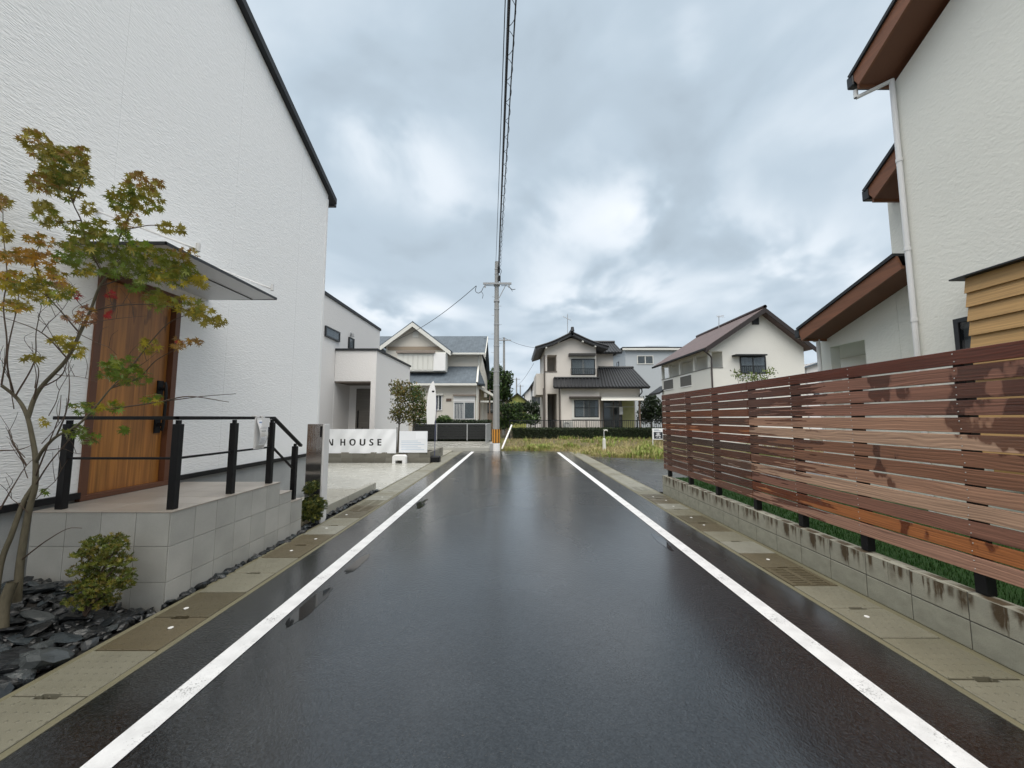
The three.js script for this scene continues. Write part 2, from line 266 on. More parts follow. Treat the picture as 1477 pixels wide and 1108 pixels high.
{ // covered gutters: rims, a dark channel and one lid after another
  const hole = (g, w) => g;
  const lidGeo = (w, l, notch) => {
    const s = new THREE.Shape(), h = w / 2, m = l / 2;
    s.moveTo(-h, -m); s.lineTo(h, -m); s.lineTo(h, m); s.lineTo(notch, m); s.lineTo(notch, m - .018); s.lineTo(-notch, m - .018); s.lineTo(-notch, m); s.lineTo(-h, m); s.closePath();
    return uvm(new THREE.ExtrudeGeometry(s, { depth: .05, bevelEnabled: true, bevelSize: .004, bevelThickness: .004, bevelSegments: 1 }).rotateX(-Math.PI / 2));
  };
  const grateGeo = (w, l) => { const gs = []; for (let i = 0; i < 3; i++) gs.push(E(-w / 2 + i * (w - .05) / 2, -w / 2 + i * (w - .05) / 2 + .05, -.05, .002, -l / 2, l / 2)); for (let i = 0; i < 11; i++) { const z = -l / 2 + .012 + i * (l - .024) / 10; gs.push(E(-w / 2, w / 2, -.05, 0, z - .013, z + .013)); } return J(gs); };
  const lids = [lidGeo(.425, .418, .075), lidGeo(.425, .418, .06)], grate = grateGeo(.43, .428);
  const r = rng(31), dot = uvm(new THREE.CylinderGeometry(.018, .018, .004, 12)), dotM = mat([.72, .72, .70], .5);
  const wetL = [0, 0, 2, 3, 0, 0, 2, 2, 4, 0], wetR = [0, 1, 0, 0, 2, 2, 4, 0, 2, 3, 1, 4];
  for (const [x0, x1, side, z0, list, grates] of [[-2.93, -2.40, -1, -2.35, wetL, [11, 12]], [2.62, 3.15, 1, -2.51, wetR, [4, 15]]]) {
    const g = structure('gutter');
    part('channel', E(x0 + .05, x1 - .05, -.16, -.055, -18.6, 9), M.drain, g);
    for (const [a, b] of [[x0, x0 + .045], [x1 - .045, x1]]) part('gutter_rim', E(a, b, -.2, .006, -18.6, 9, .006), M.rim, g);
    for (let k = -12; k < 37; k++) {
      const z = z0 - .44 * (k - .5), isGrate = grates.includes(k); if (z < -18.4 || z > 8.7) continue;
      const m = k >= 0 && k < list.length ? list[k] : k > list.length + 2 ? (r() < .7 ? 4 : 0) : Math.floor(r() * 5);
      const o = part(isGrate ? 'grate' : 'lid', isGrate ? grate : lids[k & 1], M.lid[m], g);
      o.position.set((x0 + x1) / 2 + (r() - .5) * .006, isGrate ? .006 : -.046 + r() * .004, z); o.rotation.y = (k % 2 ? Math.PI : 0) + (r() - .5) * .006; if (isGrate) o.rotation.y = 0;
      if (!isGrate && (m === 2 || m === 3 || r() < .12) && k > -4 && k < 14) { const d = part('paint_dot', dot, dotM, g); d.position.set((x0 + x1) / 2 + (r() - .5) * .18, .014, z + (r() - .5) * .2); }
    }
  }
}
// parking pavement on the left, poured in bays with joints
{
  const slab = structure('pavement');
  for (const [x0, x1, z0, z1] of [[-2.945, -6.2, -8.75, -11.2], [-6.21, -12, -8.75, -11.2], [-2.945, -6.2, -11.21, -13.84], [-6.21, -12, -11.21, -13.84]]) part('concrete_bay', E(x0, x1, -.15, .012, z0, z1, .006), M.concrete, slab);
  part('concrete_bay', E(-3.16, -4.2, -.15, .03, -6.45, -8.74, .006), M.apron, slab);
  const edge = structure('kerb'); part('edging', E(-3.16, -3.05, -.1, .17, -6.35, -8.72, .008), M.apron, edge);
  const dw = structure('driveway'); part('concrete_bay', E(-2.94, -9, -.15, .03, -14.25, -19, .006), M.apron, dw); part('concrete_bay', E(-1.15, -9, -.15, .16, -19.02, -23.9, .006), M.concrete, dw);
  part('kerb_block', E(-1.14, -.98, -.1, .36, -19.05, -20.3, .01), M.foundation, dw);
}
// ---- slate stone beds
function stoneGeo(seed) {
  const r = rng(seed), g = new THREE.IcosahedronGeometry(1, 1), p = g.attributes.position, map = new Map(), planes = [];
  for (let i = 0; i < 7; i++) planes.push([V(r() - .5, (r() - .5) * .8, r() - .5).normalize(), .45 + r() * .4]);
  for (let i = 0; i < p.count; i++) {
    const v = V(p.getX(i), p.getY(i), p.getZ(i)), key = v.toArray().map(a => a.toFixed(3)).join();
    if (!map.has(key)) { const q = v.clone(); for (const [n, d] of planes) { const k = q.dot(n) - d; if (k > 0) q.addScaledVector(n, -k); } q.multiplyScalar(.9 + r() * .22); map.set(key, q); }
    const q = map.get(key); p.setXYZ(i, q.x, q.y, q.z);
  }
  g.computeVertexNormals(); return uvm(g);
}
const stones = [1, 2, 3, 4, 5, 6, 7].map(s => stoneGeo(s * 13));
{
  const bed = structure('garden_bed');
  // the soil rises gently from the gutter to the house
  const top = (x, z) => -.02 + .20 * sm(-2.98, -3.9, x) + .03 * Math.sin(x * 5 + z * 3);
  const soil = new THREE.PlaneGeometry(1.31, 12.4, 14, 60).rotateX(-Math.PI / 2).translate(-3.595, 0, 2.77), p = soil.attributes.position;
  for (let i = 0; i < p.count; i++) p.setY(i, top(p.getX(i), p.getZ(i)) - .03);
  soil.computeVertexNormals(); part('soil', uvm(soil), mat([.022, .019, .016], .8, { map: mottle }), bed);
  const r = rng(91); let n = 0;
  const put = (x, z, s, m, parent, fl = .34) => { const o = part('stone', stones[n++ % 7], M.slateStone[m], parent); o.scale.set(s * (.75 + r() * .7), s * fl * (.7 + r() * .8), s * (.6 + r() * .5)); o.position.set(x, top(x, z) + s * .12, z); o.rotation.set((r() - .5) * .9, r() * 6.3, (r() - .5) * .9); return o; };
  for (let i = 0; i < 275; i++) { const x = -2.99 - Math.pow(r(), .8) * 1.16, z = -1.45 - r() * 1.93, s = .045 + Math.pow(r(), 1.5) * .075, q = r(); put(x, z, s, q < .42 ? 0 : q < .6 ? 4 : q < .8 ? 1 : q < .93 ? 2 : 3, bed); }
  for (const [px, py, s, m] of [[40, 832, .11, 2], [58, 838, .09, 2], [108, 935, .12, 3], [20, 980, .13, 1], [60, 955, .1, 3], [30, 940, .11, 3], [10, 1005, .12, 1], [190, 868, .12, 0], [222, 878, .09, 0]]) { const q = G(px, py, .1); put(clamp(q.x, -4.15, -3.05), Math.max(q.z, -3.3), s, m, bed, .42); }
  for (let i = 0; i < 20; i++) put(-3.0 - r() * 1.1, -1.3 + i * .2, .1, i % 3, bed);
  const n2 = 1500, im = new THREE.InstancedMesh(stones[3], mat([1, 1, 1], .34, { map: mottle }), n2), ob = new THREE.Object3D(), cc = new THREE.Color();
  for (let i = 0; i < n2; i++) { const x = -2.985 - r() * 1.18, z = i < 900 ? -1.3 - r() * 2.08 : -1.3 + r() * 5, s = .018 + r() * .034; ob.position.set(x, top(x, z) - .008 + r() * .02, z); ob.rotation.set((r() - .5), r() * 6.3, (r() - .5)); ob.scale.set(s * 1.3, s * (.35 + r() * .4), s); ob.updateMatrix(); im.setMatrixAt(i, ob.matrix); const v = r() < .8 ? .008 + r() * .012 : .03 + r() * .04; im.setColorAt(i, cc.setRGB(v, v * 1.08, v * 1.13)); }
  im.name = 'small_stones'; im.userData.kind = 'stuff'; shade(im); bed.add(im);
  const strip = structure('pebble_strip');
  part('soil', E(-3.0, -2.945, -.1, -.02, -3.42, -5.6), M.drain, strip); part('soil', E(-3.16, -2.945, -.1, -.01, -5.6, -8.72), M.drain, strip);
  for (let z = -3.4; z > -5.6; z -= .075) { const o = put(-2.955 + (r() - .5) * .03, z, .035 + r() * .025, r() < .6 ? 0 : 1, strip, .6); o.position.y = .012; }
  for (let z = -5.62; z > -8.65; z -= .06) { const o = put(-3.0 - r() * .05 + .01, z, .035 + r() * .03, r() < .55 ? 0 : r() < .7 ? 1 : 2, strip, .6); o.position.y = .02; }
}
// ---- turf behind the fence
{
  const lawn = structure('lawn', E(3.36, 7.5, -.05, .34, -8.3, 6), M.turf);
  const blade = new THREE.BufferGeometry(); blade.setAttribute('position', new THREE.Float32BufferAttribute([-.004, 0, 0, .004, 0, 0, .002, .035, .008], 3)); blade.computeVertexNormals();
  const r = rng(5), n = 26000, im = new THREE.InstancedMesh(blade, mat([.03, .095, .015], .8), n), o = new THREE.Object3D(), c = new THREE.Color();
  for (let i = 0; i < n; i++) { o.position.set(3.4 + r() * 1.7, .338, -8.25 + r() * 7); o.rotation.set(0, r() * 6.3, 0); o.scale.setScalar(.7 + r() * .6); o.updateMatrix(); im.setMatrixAt(i, o.matrix); im.setColorAt(i, c.setRGB(.7 + r() * .5, .8 + r() * .4, .6 + r() * .4)); }
  im.name = 'turf'; im.userData = { kind: 'stuff', label: 'bright green turf behind the slatted timber fence', category: 'grass' }; scene.add(im);
}

// ================================================================ left house
const WX = -4.25;                                   // its wall along the road
{
  const h = thing('white_house', 'tall white house with textured siding and timber door beside the maple', 'house');
  const rake = z => 6.70 + (z + 8.42) * .415;       // underside of the sloping roof
  const zf = -8.42, zr = 4.2, back = -11.5;
  part('foundation', E(WX - .02, back, -.1, .83, zf + .03, zr - .03), M.foundation, h);
  for (const [a, b] of [[zf - .015, -4.80], [-3.82, zr]]) part('base_flashing', E(WX - .3, WX + .035, .815, .875, a, b), M.black, h);
  const seams = [zf, -7.35, -5.62, -3.9 + .02, -2.1, -.3, 1.5, zr];
  for (let i = 0; i + 1 < seams.length; i++) {      // wall of siding panels with fine joints
    const a = seams[i] + (i ? .0012 : 0), b = seams[i + 1] - .0012, door = [-4.80, -3.82];
    const piece = (z0, z1, y0, y0b = y0) => part('siding_panel', prism([V(WX, y0, z0), V(WX, y0b, z1), V(WX, rake(z1), z1), V(WX, rake(z0), z0)], V(-.12, 0, 0)), M.siding, h);
    if (b > door[0] && a < door[0]) { piece(a, door[0], .875); piece(door[0], b, 3.14); }
    else if (b > door[1] && a < door[1]) { if (a < door[1]) piece(a, door[1], 3.14); piece(door[1], b, .875); }
    else piece(a, b, .875);
  }
  part('wall', prism([V(WX - .125, .83, zf + .004), V(WX - .125, .83, zr), V(WX - .125, rake(zr), zr), V(WX - .125, rake(zf), zf + .004)], V(back - WX, 0, 0)), M.siding, h);
  const roof = part('roof', prism([V(WX + .10, rake(zf - .22), zf - .22), V(WX + .10, rake(zr + .3), zr + .3), V(WX + .10, rake(zr + .3) + .13, zr + .3), V(WX + .10, rake(zf - .22) + .13, zf - .22)], V(back - WX - .2, 0, 0)), M.roofEdge, h);
  part('eave_gutter', E(WX + .05, back, rake(zf - .22) - .03, rake(zf - .22) + .10, zf - .33, zf - .225, .02), M.darkMetal, roof);
  for (const z of seams.slice(1, -1)) part('joint_sealant', E(WX - .06, WX - .0014, z > -4.9 && z < -3.8 ? 3.16 : .88, rake(z) - .02, z - .012, z + .012), M.siding, h);
  // door, its frame and handle
  const dz0 = -4.80, dz1 = -3.82, dy0 = .80, dy1 = 3.14;
  const dFrame = mat([.12, .046, .022], .5);
  part('door_frame', [E(WX - .12, WX + .02, dy0, dy1 - .07, dz0, dz0 + .07, .004), E(WX - .12, WX + .02, dy0, dy1 - .07, dz1 - .07, dz1, .004), E(WX - .12, WX + .02, dy1 - .07, dy1, dz0, dz1, .004)], dFrame, h);
  const dMap = tex(512, 1024, .98, 2.4, (u, v) => { const p = Math.floor(u * 7), a = fbm(u + p * .13, v + p * .31, 40, 4, 5, 200 + p), b = fbm(u, v, 8, 3, 3, 210), kn = sm(.74, .84, fbm(u + p * .2, v, 9, 6, 3, 220)); const k = .30 + .95 * a * (.6 + .8 * b) - kn * .35 - ((u * 7) % 1 < .02 ? .18 : 0); return [k, k * (.93 + .12 * b), k * .9]; });
  const door = part('door', E(WX - .09, WX - .045, dy0 + .02, dy1 - .075, dz0 + .075, dz1 - .075, .004), mat([.46, .19, .045], .38, { map: dMap }), h);
  part('threshold', E(WX - .12, WX + .03, .786, .838, dz0, dz1, .003), dFrame, h);
  part('door_handle', [tube([V(WX + .015, 1.45, dz0 + .15), V(WX + .03, 1.5, dz0 + .15), V(WX + .03, 1.98, dz0 + .15), V(WX + .015, 2.03, dz0 + .15)], .016), E(WX - .05, WX + .015, 1.5, 1.54, dz0 + .135, dz0 + .165), E(WX - .05, WX + .015, 1.93, 1.97, dz0 + .135, dz0 + .165), E(WX - .046, WX - .03, 1.42, 1.62, dz0 + .115, dz0 + .19), E(WX - .046, WX - .03, 1.86, 2.05, dz0 + .115, dz0 + .19)], M.black, door);
  for (const y of [1.02, 2.5]) part('hinge', E(WX - .05, WX - .025, y, y + .2, dz1 - .095, dz1 - .075), M.black, door);
  // metal canopy on stay rods
  const c0 = -3.52, c1 = -5.22, cy = 3.235, cx = -3.30;
  const can = part('canopy', [prism([V(WX, cy, c0), V(cx, cy + .01, c0), V(cx, cy + .03, c0), V(WX, cy + .05, c0)], V(0, 0, c1 - c0))], M.canopy, h);
  part('canopy_edge', [E(cx, cx + .008, cy + .004, cy + .034, c0 + .012, c1 - .012), E(WX + .01, cx + .008, cy + .003, cy + .035, c1 - .012, c1), E(WX + .01, cx + .008, cy + .003, cy + .035, c0, c0 + .012)], M.darkMetal, can);
  part('canopy_seam', E(-3.625, -3.612, cy - .003, cy + .012, c0 - .014, c1 + .014), M.darkMetal, can);
  for (const z of [c0 - .22, c1 + .28]) { part('stay_rod', [tube([V(WX, cy + .47, z), V(cx + .12, cy + .06, z)], .012), cyl(cx + .12, cy + .04, cy + .12, z, .02), rot(cyl(WX + .02, cy + .47 - .02, cy + .47 + .02, z, .035), 'Z', Math.PI / 2, V(WX + .02, cy + .47, z))], M.pipe, can); }
  part('trim', E(WX - .05, WX + .012, .875, 6.6, zf - .012, zf + .045, .003), M.white, h);
  settle(h);
}
// ---- porch: tiled block with two lower steps and a black rail
{
  const p = thing('porch', 'grey tiled entrance porch with stepped side and black metal railing', 'porch');
  const px = -2.985, z0 = -3.44, levels = [[-3.44, -5.02, .785], [-5.02, -5.29, .63], [-5.29, -5.56, .475]];
  for (const [a, b, y] of levels) part('core', E(px - .012, WX + .03, -.1, y - .014, a - .013, b + (b < -5.5 ? .013 : 0)), M.grout, p);
  const r = rng(61);
  const T = (x0, x1, y0, y1, za, zb, m) => part('tile', E(x0, x1, y0, y1, za, zb, .003), m, p);
  const rows = [[.488, .782], [.190, .484], [-.06, .186]];
  // face to the road
  for (const [a, b, y] of levels) { const n = Math.round((a - b) / .27) || 1, w = (a - b) / n;
    for (let i = 0; i < n; i++) for (const [ya, yb] of rows) { const t = Math.min(yb, y - .003); if (t - ya > .02) T(px - .012, px, ya, t, a - i * w - .002, a - (i + 1) * w + .002, M.tileSide[Math.floor(r() * 3)]); } }
  // face to the garden bed
  for (let i = 0; i < 4; i++) { const w = (px - .001 - (WX + .04)) / 4; for (const [ya, yb] of rows) T(px - .001 - i * w - .002 - (i ? 0 : .012), px - .001 - (i + 1) * w + .002, ya, yb, z0 - .012, z0, M.tileSide[Math.floor(r() * 3)]); }
  // treads
  for (const [a, b, y] of levels) { const n = Math.max(1, Math.round((a - b) / .3)), w = (a - b) / n; for (let i = 0; i < n; i++) for (let k = 0; k < 2; k++) { const ww = (px - WX - .03) / 2; T(px - k * ww - (k ? .002 : -.004), px - (k + 1) * ww + .002, y - .014, y, a - i * w - (i ? .002 : -.003), a - (i + 1) * w + .002, M.tileTop[Math.floor(r() * 2)]); } }
  for (const [a, b, y] of levels) T(px - .01, WX + .04, y - .155, y - .017, b - .012 + .012, b + .0, M.tileSide[0]);
  // railing
  const rx = px - .075, top = 1.60, at = [[-4.06, -3.53, .785], [rx, -3.53, .785], [rx, -4.24, .785], [rx, -4.90, .785], [rx, -5.45, .475]];
  const bar = (a, b, s) => { const d = b.clone().sub(a), g = new RoundedBoxGeometry(s, s * .8, d.length(), 1, .004), o = new THREE.Object3D(); o.position.copy(a).add(b).multiplyScalar(.5); o.lookAt(b); o.updateMatrix(); return g.applyMatrix4(o.matrix); };
  for (const [x, z, y] of at) { const t = y > .7 ? top - .02 : 1.24; part('rail_post', [E(x - .032, x + .032, y, t - .035, z - .028, z + .028, .004), E(x - .012, x - .006, t - .04, t, z - .02, z + .02), E(x + .006, x + .012, t - .04, t, z - .02, z + .02)], M.black, p); }
  part('top_rail', [bar(V(-4.20, top, -3.53), V(rx + .02, top, -3.53), .04), bar(V(rx, top, -3.51), V(rx, top, -4.94), .042), bar(V(rx, top, -4.93), V(rx, 1.20, -5.60), .042)], M.black, p);
  part('middle_rail', [bar(V(-4.03, 1.235, -3.53), V(rx - .03, 1.235, -3.53), .026), bar(V(rx, 1.235, -3.56), V(rx, 1.235, -4.21), .026), bar(V(rx, 1.235, -4.27), V(rx, 1.235, -4.87), .026), bar(V(rx, 1.235, -4.93), V(rx, .90, -5.42), .026)], M.black, p);
  settle(p);
  // leaflet holder hung on the rail
  const l = thing('leaflet_holder', 'clear curved leaflet holder with printed sheets hung on porch rail', 'leaflet holder');
  const z = -4.62, x = rx + .03, prof = []; for (let i = 0; i <= 10; i++) { const t = i / 10; prof.push(V(x + .045 * Math.sin(Math.PI * Math.min(1, t * 1.15)) + .012, 1.245 + .36 * t, z)); }
  const sheetG = (w, off) => { const g = new THREE.BufferGeometry(), pos = [], uv = [], idx = []; prof.forEach((q, i) => { pos.push(q.x + off, q.y, z + w / 2, q.x + off, q.y, z - w / 2); uv.push(0, i / 10, 1, i / 10); if (i) { const k = 2 * i; idx.push(k - 2, k - 1, k, k - 1, k + 1, k); } }); g.setAttribute('position', new THREE.Float32BufferAttribute(pos, 3)); g.setAttribute('uv', new THREE.Float32BufferAttribute(uv, 2)); g.setIndex(idx); g.computeVertexNormals(); return g; };
  const cv = document.createElement('canvas'); cv.width = 128; cv.height = 256; const k = cv.getContext('2d'); k.fillStyle = '#d9d8d6'; k.fillRect(0, 0, 128, 256); k.fillStyle = '#f2f4f8'; k.fillRect(14, 20, 104, 66); k.fillRect(18, 160, 92, 70);
  k.fillStyle = '#7f95b8'; k.fillRect(26, 36, 78, 12); k.fillStyle = '#8a8a88'; k.fillRect(30, 110, 70, 9); k.fillStyle = '#b9b4ae'; for (let i = 0; i < 4; i++) k.fillRect(24, 130 + i * 10, 60 + 7 * (i % 3), 3); k.fillStyle = '#aaa9ad'; for (let i = 0; i < 5; i++) k.fillRect(26, 172 + i * 11, 70 - 9 * (i % 2), 3);
  const ct = new THREE.CanvasTexture(cv); ct.colorSpace = THREE.SRGBColorSpace;
  part('leaflet', sheetG(.15, 0), new THREE.MeshPhysicalMaterial({ map: ct, roughness: .5, side: THREE.DoubleSide }), l);
  part('cover', sheetG(.17, .012), mat([1, 1, 1], .08, { transmission: 1, thickness: 0, ior: 1.4 }), l);
  part('backing', E(x - .003, x + .003, 1.235, 1.605, z - .09, z + .09), M.white, l);
  for (const k of [-.05, .05]) part('hook', E(x - .06, x + .012, 1.607, 1.628, z + k - .02, z + k + .02), M.white, l);
  part('card', E(x + .058, x + .062, 1.49, 1.60, z - .085, z + .05), M.white, l);
  settle(l);
}
// ---- stainless name pillar, white taps and edging beyond the porch
{
  const s = thing('steel_pillar', 'brushed stainless steel post beside the porch steps', 'pillar');
  part('panel', E(-3.225, -2.985, -.05, 1.505, -6.24, -6.06, .004), M.steel, s);
  part('side_strip', E(-2.983, -2.955, -.05, 1.503, -6.235, -6.065, .003), M.pipe, s);
  part('slot', E(-3.02, -2.99, 1.30, 1.47, -6.062, -6.052), M.black, s);
  settle(s);
}

// ================================================================ second white house on the left
{
  const h = thing('entry_house', 'white house with flat-topped entrance box and dark recessed door behind the banner', 'house');
  const X = -7.3, top = 6.36, z0 = -12.6, z1 = -20.75;
  part('wall', E(X, -15, -.1, top, z1, z0), M.wallWhite, h);
  part('roof_edge', E(X + .05, -15.1, top, top + .13, z1 - .06, z0 + .06), M.roofEdge, h);
  const bx = PZ(543.6, 506, -15.6).x, by = PZ(543.6, 506, -15.6).y, bz = -15.6, bz1 = -20.7, floor = .42;
  const ra = PZ(469, 550, bz), rb = PZ(534.8, 550, bz);
  part('entrance_box', [E(X + .01, bx, ra.y, by, bz1, bz), E(rb.x, bx, -.1, ra.y, bz1, bz), E(X + .01, rb.x, -.1, ra.y, bz1, bz - 1.5), E(X + .01, ra.x - .02, -.1, ra.y, bz - 1.5, bz)], M.wallWhite, h);
  part('porch_floor', E(ra.x - .02, rb.x, -.1, floor, bz - 1.5, bz), M.apron, h);
  part('coping', E(X + .02, bx + .05, by, by + .09, bz1 - .05, bz + .05), M.roofEdge, h);
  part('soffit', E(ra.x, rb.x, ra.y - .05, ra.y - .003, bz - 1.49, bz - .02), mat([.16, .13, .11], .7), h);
  const da = PZ(515, 561, bz - 1.5), db = PZ(538, 561, bz - 1.5);
  const d = part('door', E(da.x, db.x - .06, floor, da.y, bz - 1.498, bz - 1.44, .004), mat([.17, .155, .135], .5, { map: M.fascia.map }), h);
  part('door_handle', E(da.x + .09, da.x + .13, floor + .75, floor + 1.5, bz - 1.44, bz - 1.39), M.black, d);
  // windows of the upper wall face the road
  for (const [x0, x1, y0, y1] of [[468, 488.5, 475, 485], [502, 509, 491, 502]]) {
    const a = PX(x0, y0, X), b = PX(x1, y1, X), zc = (a.z + b.z) / 2, w = Math.abs(a.z - b.z), tall = x0 < 480 ? .42 : .5;
    win(h, V(X, PX((x0 + x1) / 2, (y0 + y1) / 2 + (x0 < 480 ? 2 : -1), X).y, zc), Math.PI / 2, w, tall, { mullions: [], t: .06, curtains: [[-.4, .1, M.curtainDim]] });
  }
  const lp = PX(505.5, 482, X); part('wall_sconce', [E(X, X + .06, lp.y - .06, lp.y + .06, lp.z - .06, lp.z + .06, .01), cyl(X + .11, lp.y - .13, lp.y + .02, lp.z, .06, .04)], M.grey, h);
  settle(h);
}
{ // low wall of grey blocks in front of it
  const w = thing('low_block_wall', 'low two-course grey block wall below the white banner', 'wall');
  const z = -14.0, xs = -2.97, g1 = E(-.197, .197, 0, .193, -.06, .06, .004), bm = [[.20, .19, .155], [.17, .16, .13], [.23, .22, .185]].map(c => mat(c, .7, { map: mottle, bumpMap: grit, bumpScale: .002 })), r = rng(8);
  for (let i = 0; i < 13; i++) for (let k = 0; k < 2; k++) { const o = part('block', g1, bm[Math.floor(r() * 3)], w); o.position.set(xs - .197 - i * .4, k * .197 - .015, z); }
  for (let i = 0; i < 6; i++) for (let k = 0; k < 2; k++) { const o = part('block', g1, bm[Math.floor(r() * 3)], w); o.position.set(xs - .06, k * .197 - .015, z - .27 - i * .4); o.rotation.y = Math.PI / 2; }
  part('mortar', [E(xs - 5.2, xs - .006, -.05, .365, z - .05, z + .05), E(xs - .11, xs - .01, -.05, .365, z - 2.45, z - .07)], M.foundation, w);
  settle(w);
  const soil = structure('planting_bed', E(xs - 5.2, xs - .13, -.05, .33, z - 1.55, z - .07), mat([.05, .04, .03], .9, { map: mottle }));
}
{ // banner on stakes
  const b = thing('banner', 'white banner with black OPEN HOUSE lettering above low block wall', 'banner');
  const a0 = PZ(420, 619, -13.92), a1 = PZ(571, 654, -13.92), W = a1.x - a0.x, H = a0.y - a1.y;
  const cv = document.createElement('canvas'); cv.width = 1024; cv.height = 256; const k = cv.getContext('2d'); k.fillStyle = '#e9ebee'; k.fillRect(0, 0, 1024, 256);
  k.fillStyle = '#141414'; k.font = 'bold 96px sans-serif'; k.textAlign = 'right'; k.textBaseline = 'middle'; k.fillText('O P E N  H O U S E', 885, 142);
  const t = new THREE.CanvasTexture(cv); t.colorSpace = THREE.SRGBColorSpace;
  const g = new THREE.PlaneGeometry(W, H, 60, 10), p = g.attributes.position; for (let i = 0; i < p.count; i++) { const x = p.getX(i), y = p.getY(i); p.setZ(i, .018 * Math.sin(x * 5 + y * 4) * (1 - Math.pow(2 * x / W, 6)) + .012 * Math.sin(x * 13 - y * 9)); }
  g.computeVertexNormals(); g.translate((a0.x + a1.x) / 2, (a0.y + a1.y) / 2, -13.93);
  part('cloth', g, new THREE.MeshPhysicalMaterial({ map: t, roughness: .8, side: THREE.DoubleSide }), b);
  for (let i = 0; i < 4; i++) { const x = mix(a0.x, a1.x, i / 3); part('stake', cyl(x, .3, a0.y + .06, -13.975, .014, .014, 8), M.black, b); }
  settle(b);
  const n = thing('notice_panel', 'pale blue notice panel standing at end of the low block wall', 'sign');
  const n0 = PZ(576, 622, -13.9), n1 = PZ(616, 653, -13.9), cv2 = document.createElement('canvas'); cv2.width = 256; cv2.height = 200; const q = cv2.getContext('2d'); q.fillStyle = '#e6e9ee'; q.fillRect(0, 0, 256, 200); q.fillStyle = '#eef1f6'; q.fillRect(150, 10, 90, 60); q.fillStyle = '#b7c7d8'; for (let i = 0; i < 6; i++) q.fillRect(20, 90 + i * 16, 150 + 30 * (i % 3), 5);
  const t2 = new THREE.CanvasTexture(cv2); t2.colorSpace = THREE.SRGBColorSpace;
  const pg = new THREE.BoxGeometry(n1.x - n0.x, n0.y - n1.y, .02).translate((n0.x + n1.x) / 2, (n0.y + n1.y) / 2, -13.92);
  part('panel', pg, new THREE.MeshPhysicalMaterial({ map: t2, roughness: .45, side: THREE.DoubleSide }), n);
  for (const x of [n0.x + .02, n1.x - .02]) part('stand', cyl(x, .3, n0.y, -13.95, .014), M.black, n); settle(n);
  // feather flag
  const f = thing('feather_flag', 'tall white feather flag on a thin pole by notice panel', 'flag');
  const fz = -14.15, tipP = PZ(624.5, 549.5, fz), botP = PZ(620, 612, fz), fr = PZ(627.5, 612, fz).x, fl = PZ(614.5, 605, fz).x, s = new THREE.Shape();
  s.moveTo(fl + .04, botP.y); s.lineTo(fr - .03, botP.y); s.bezierCurveTo(fr + .06, botP.y + .6, fr + .04, tipP.y - .35, tipP.x + .02, tipP.y); s.bezierCurveTo(tipP.x - .16, tipP.y - .12, fl - .04, tipP.y - .7, fl + .04, botP.y);
  part('cloth', uvm(new THREE.ExtrudeGeometry(s, { depth: .004, bevelEnabled: false, curveSegments: 14 }).translate(0, 0, fz)), M.white, f);
  part('pole', tube([V(fr, 0.2, fz - .02), V(fr + .01, botP.y, fz - .02), V(fr + .04, botP.y + .8, fz - .02), V(tipP.x + .02, tipP.y + .01, fz - .02)], .014, .006), mat([.10, .11, .2], .4), f);
  part('print', E(tipP.x - .03, tipP.x + .06, tipP.y - .42, tipP.y - .36, fz + .006, fz + .009), M.black, f);
  part('foot', E(fr - .2, fr + .2, -.02, .22, fz - .2, fz + .16, .05), M.black, f); settle(f);
  // white arched tap pan
  const w = thing('arched_planter', 'small white arched bench-shaped block in front of low wall', 'garden block');
  const c = G(578.5, 668), sh = new THREE.Shape(); sh.moveTo(-.22, 0); sh.lineTo(-.22, .2); sh.quadraticCurveTo(-.22, .28, -.14, .28); sh.lineTo(.14, .28); sh.quadraticCurveTo(.22, .28, .22, .2); sh.lineTo(.22, 0); sh.lineTo(.13, 0); sh.lineTo(.13, .12); sh.lineTo(-.13, .12); sh.lineTo(-.13, 0); sh.closePath();
  part('shell', uvm(new THREE.ExtrudeGeometry(sh, { depth: .24, bevelEnabled: true, bevelSize: .012, bevelThickness: .012, bevelSegments: 2 }).translate(c.x, .012, c.z + .05)), M.white, w); settle(w);
}

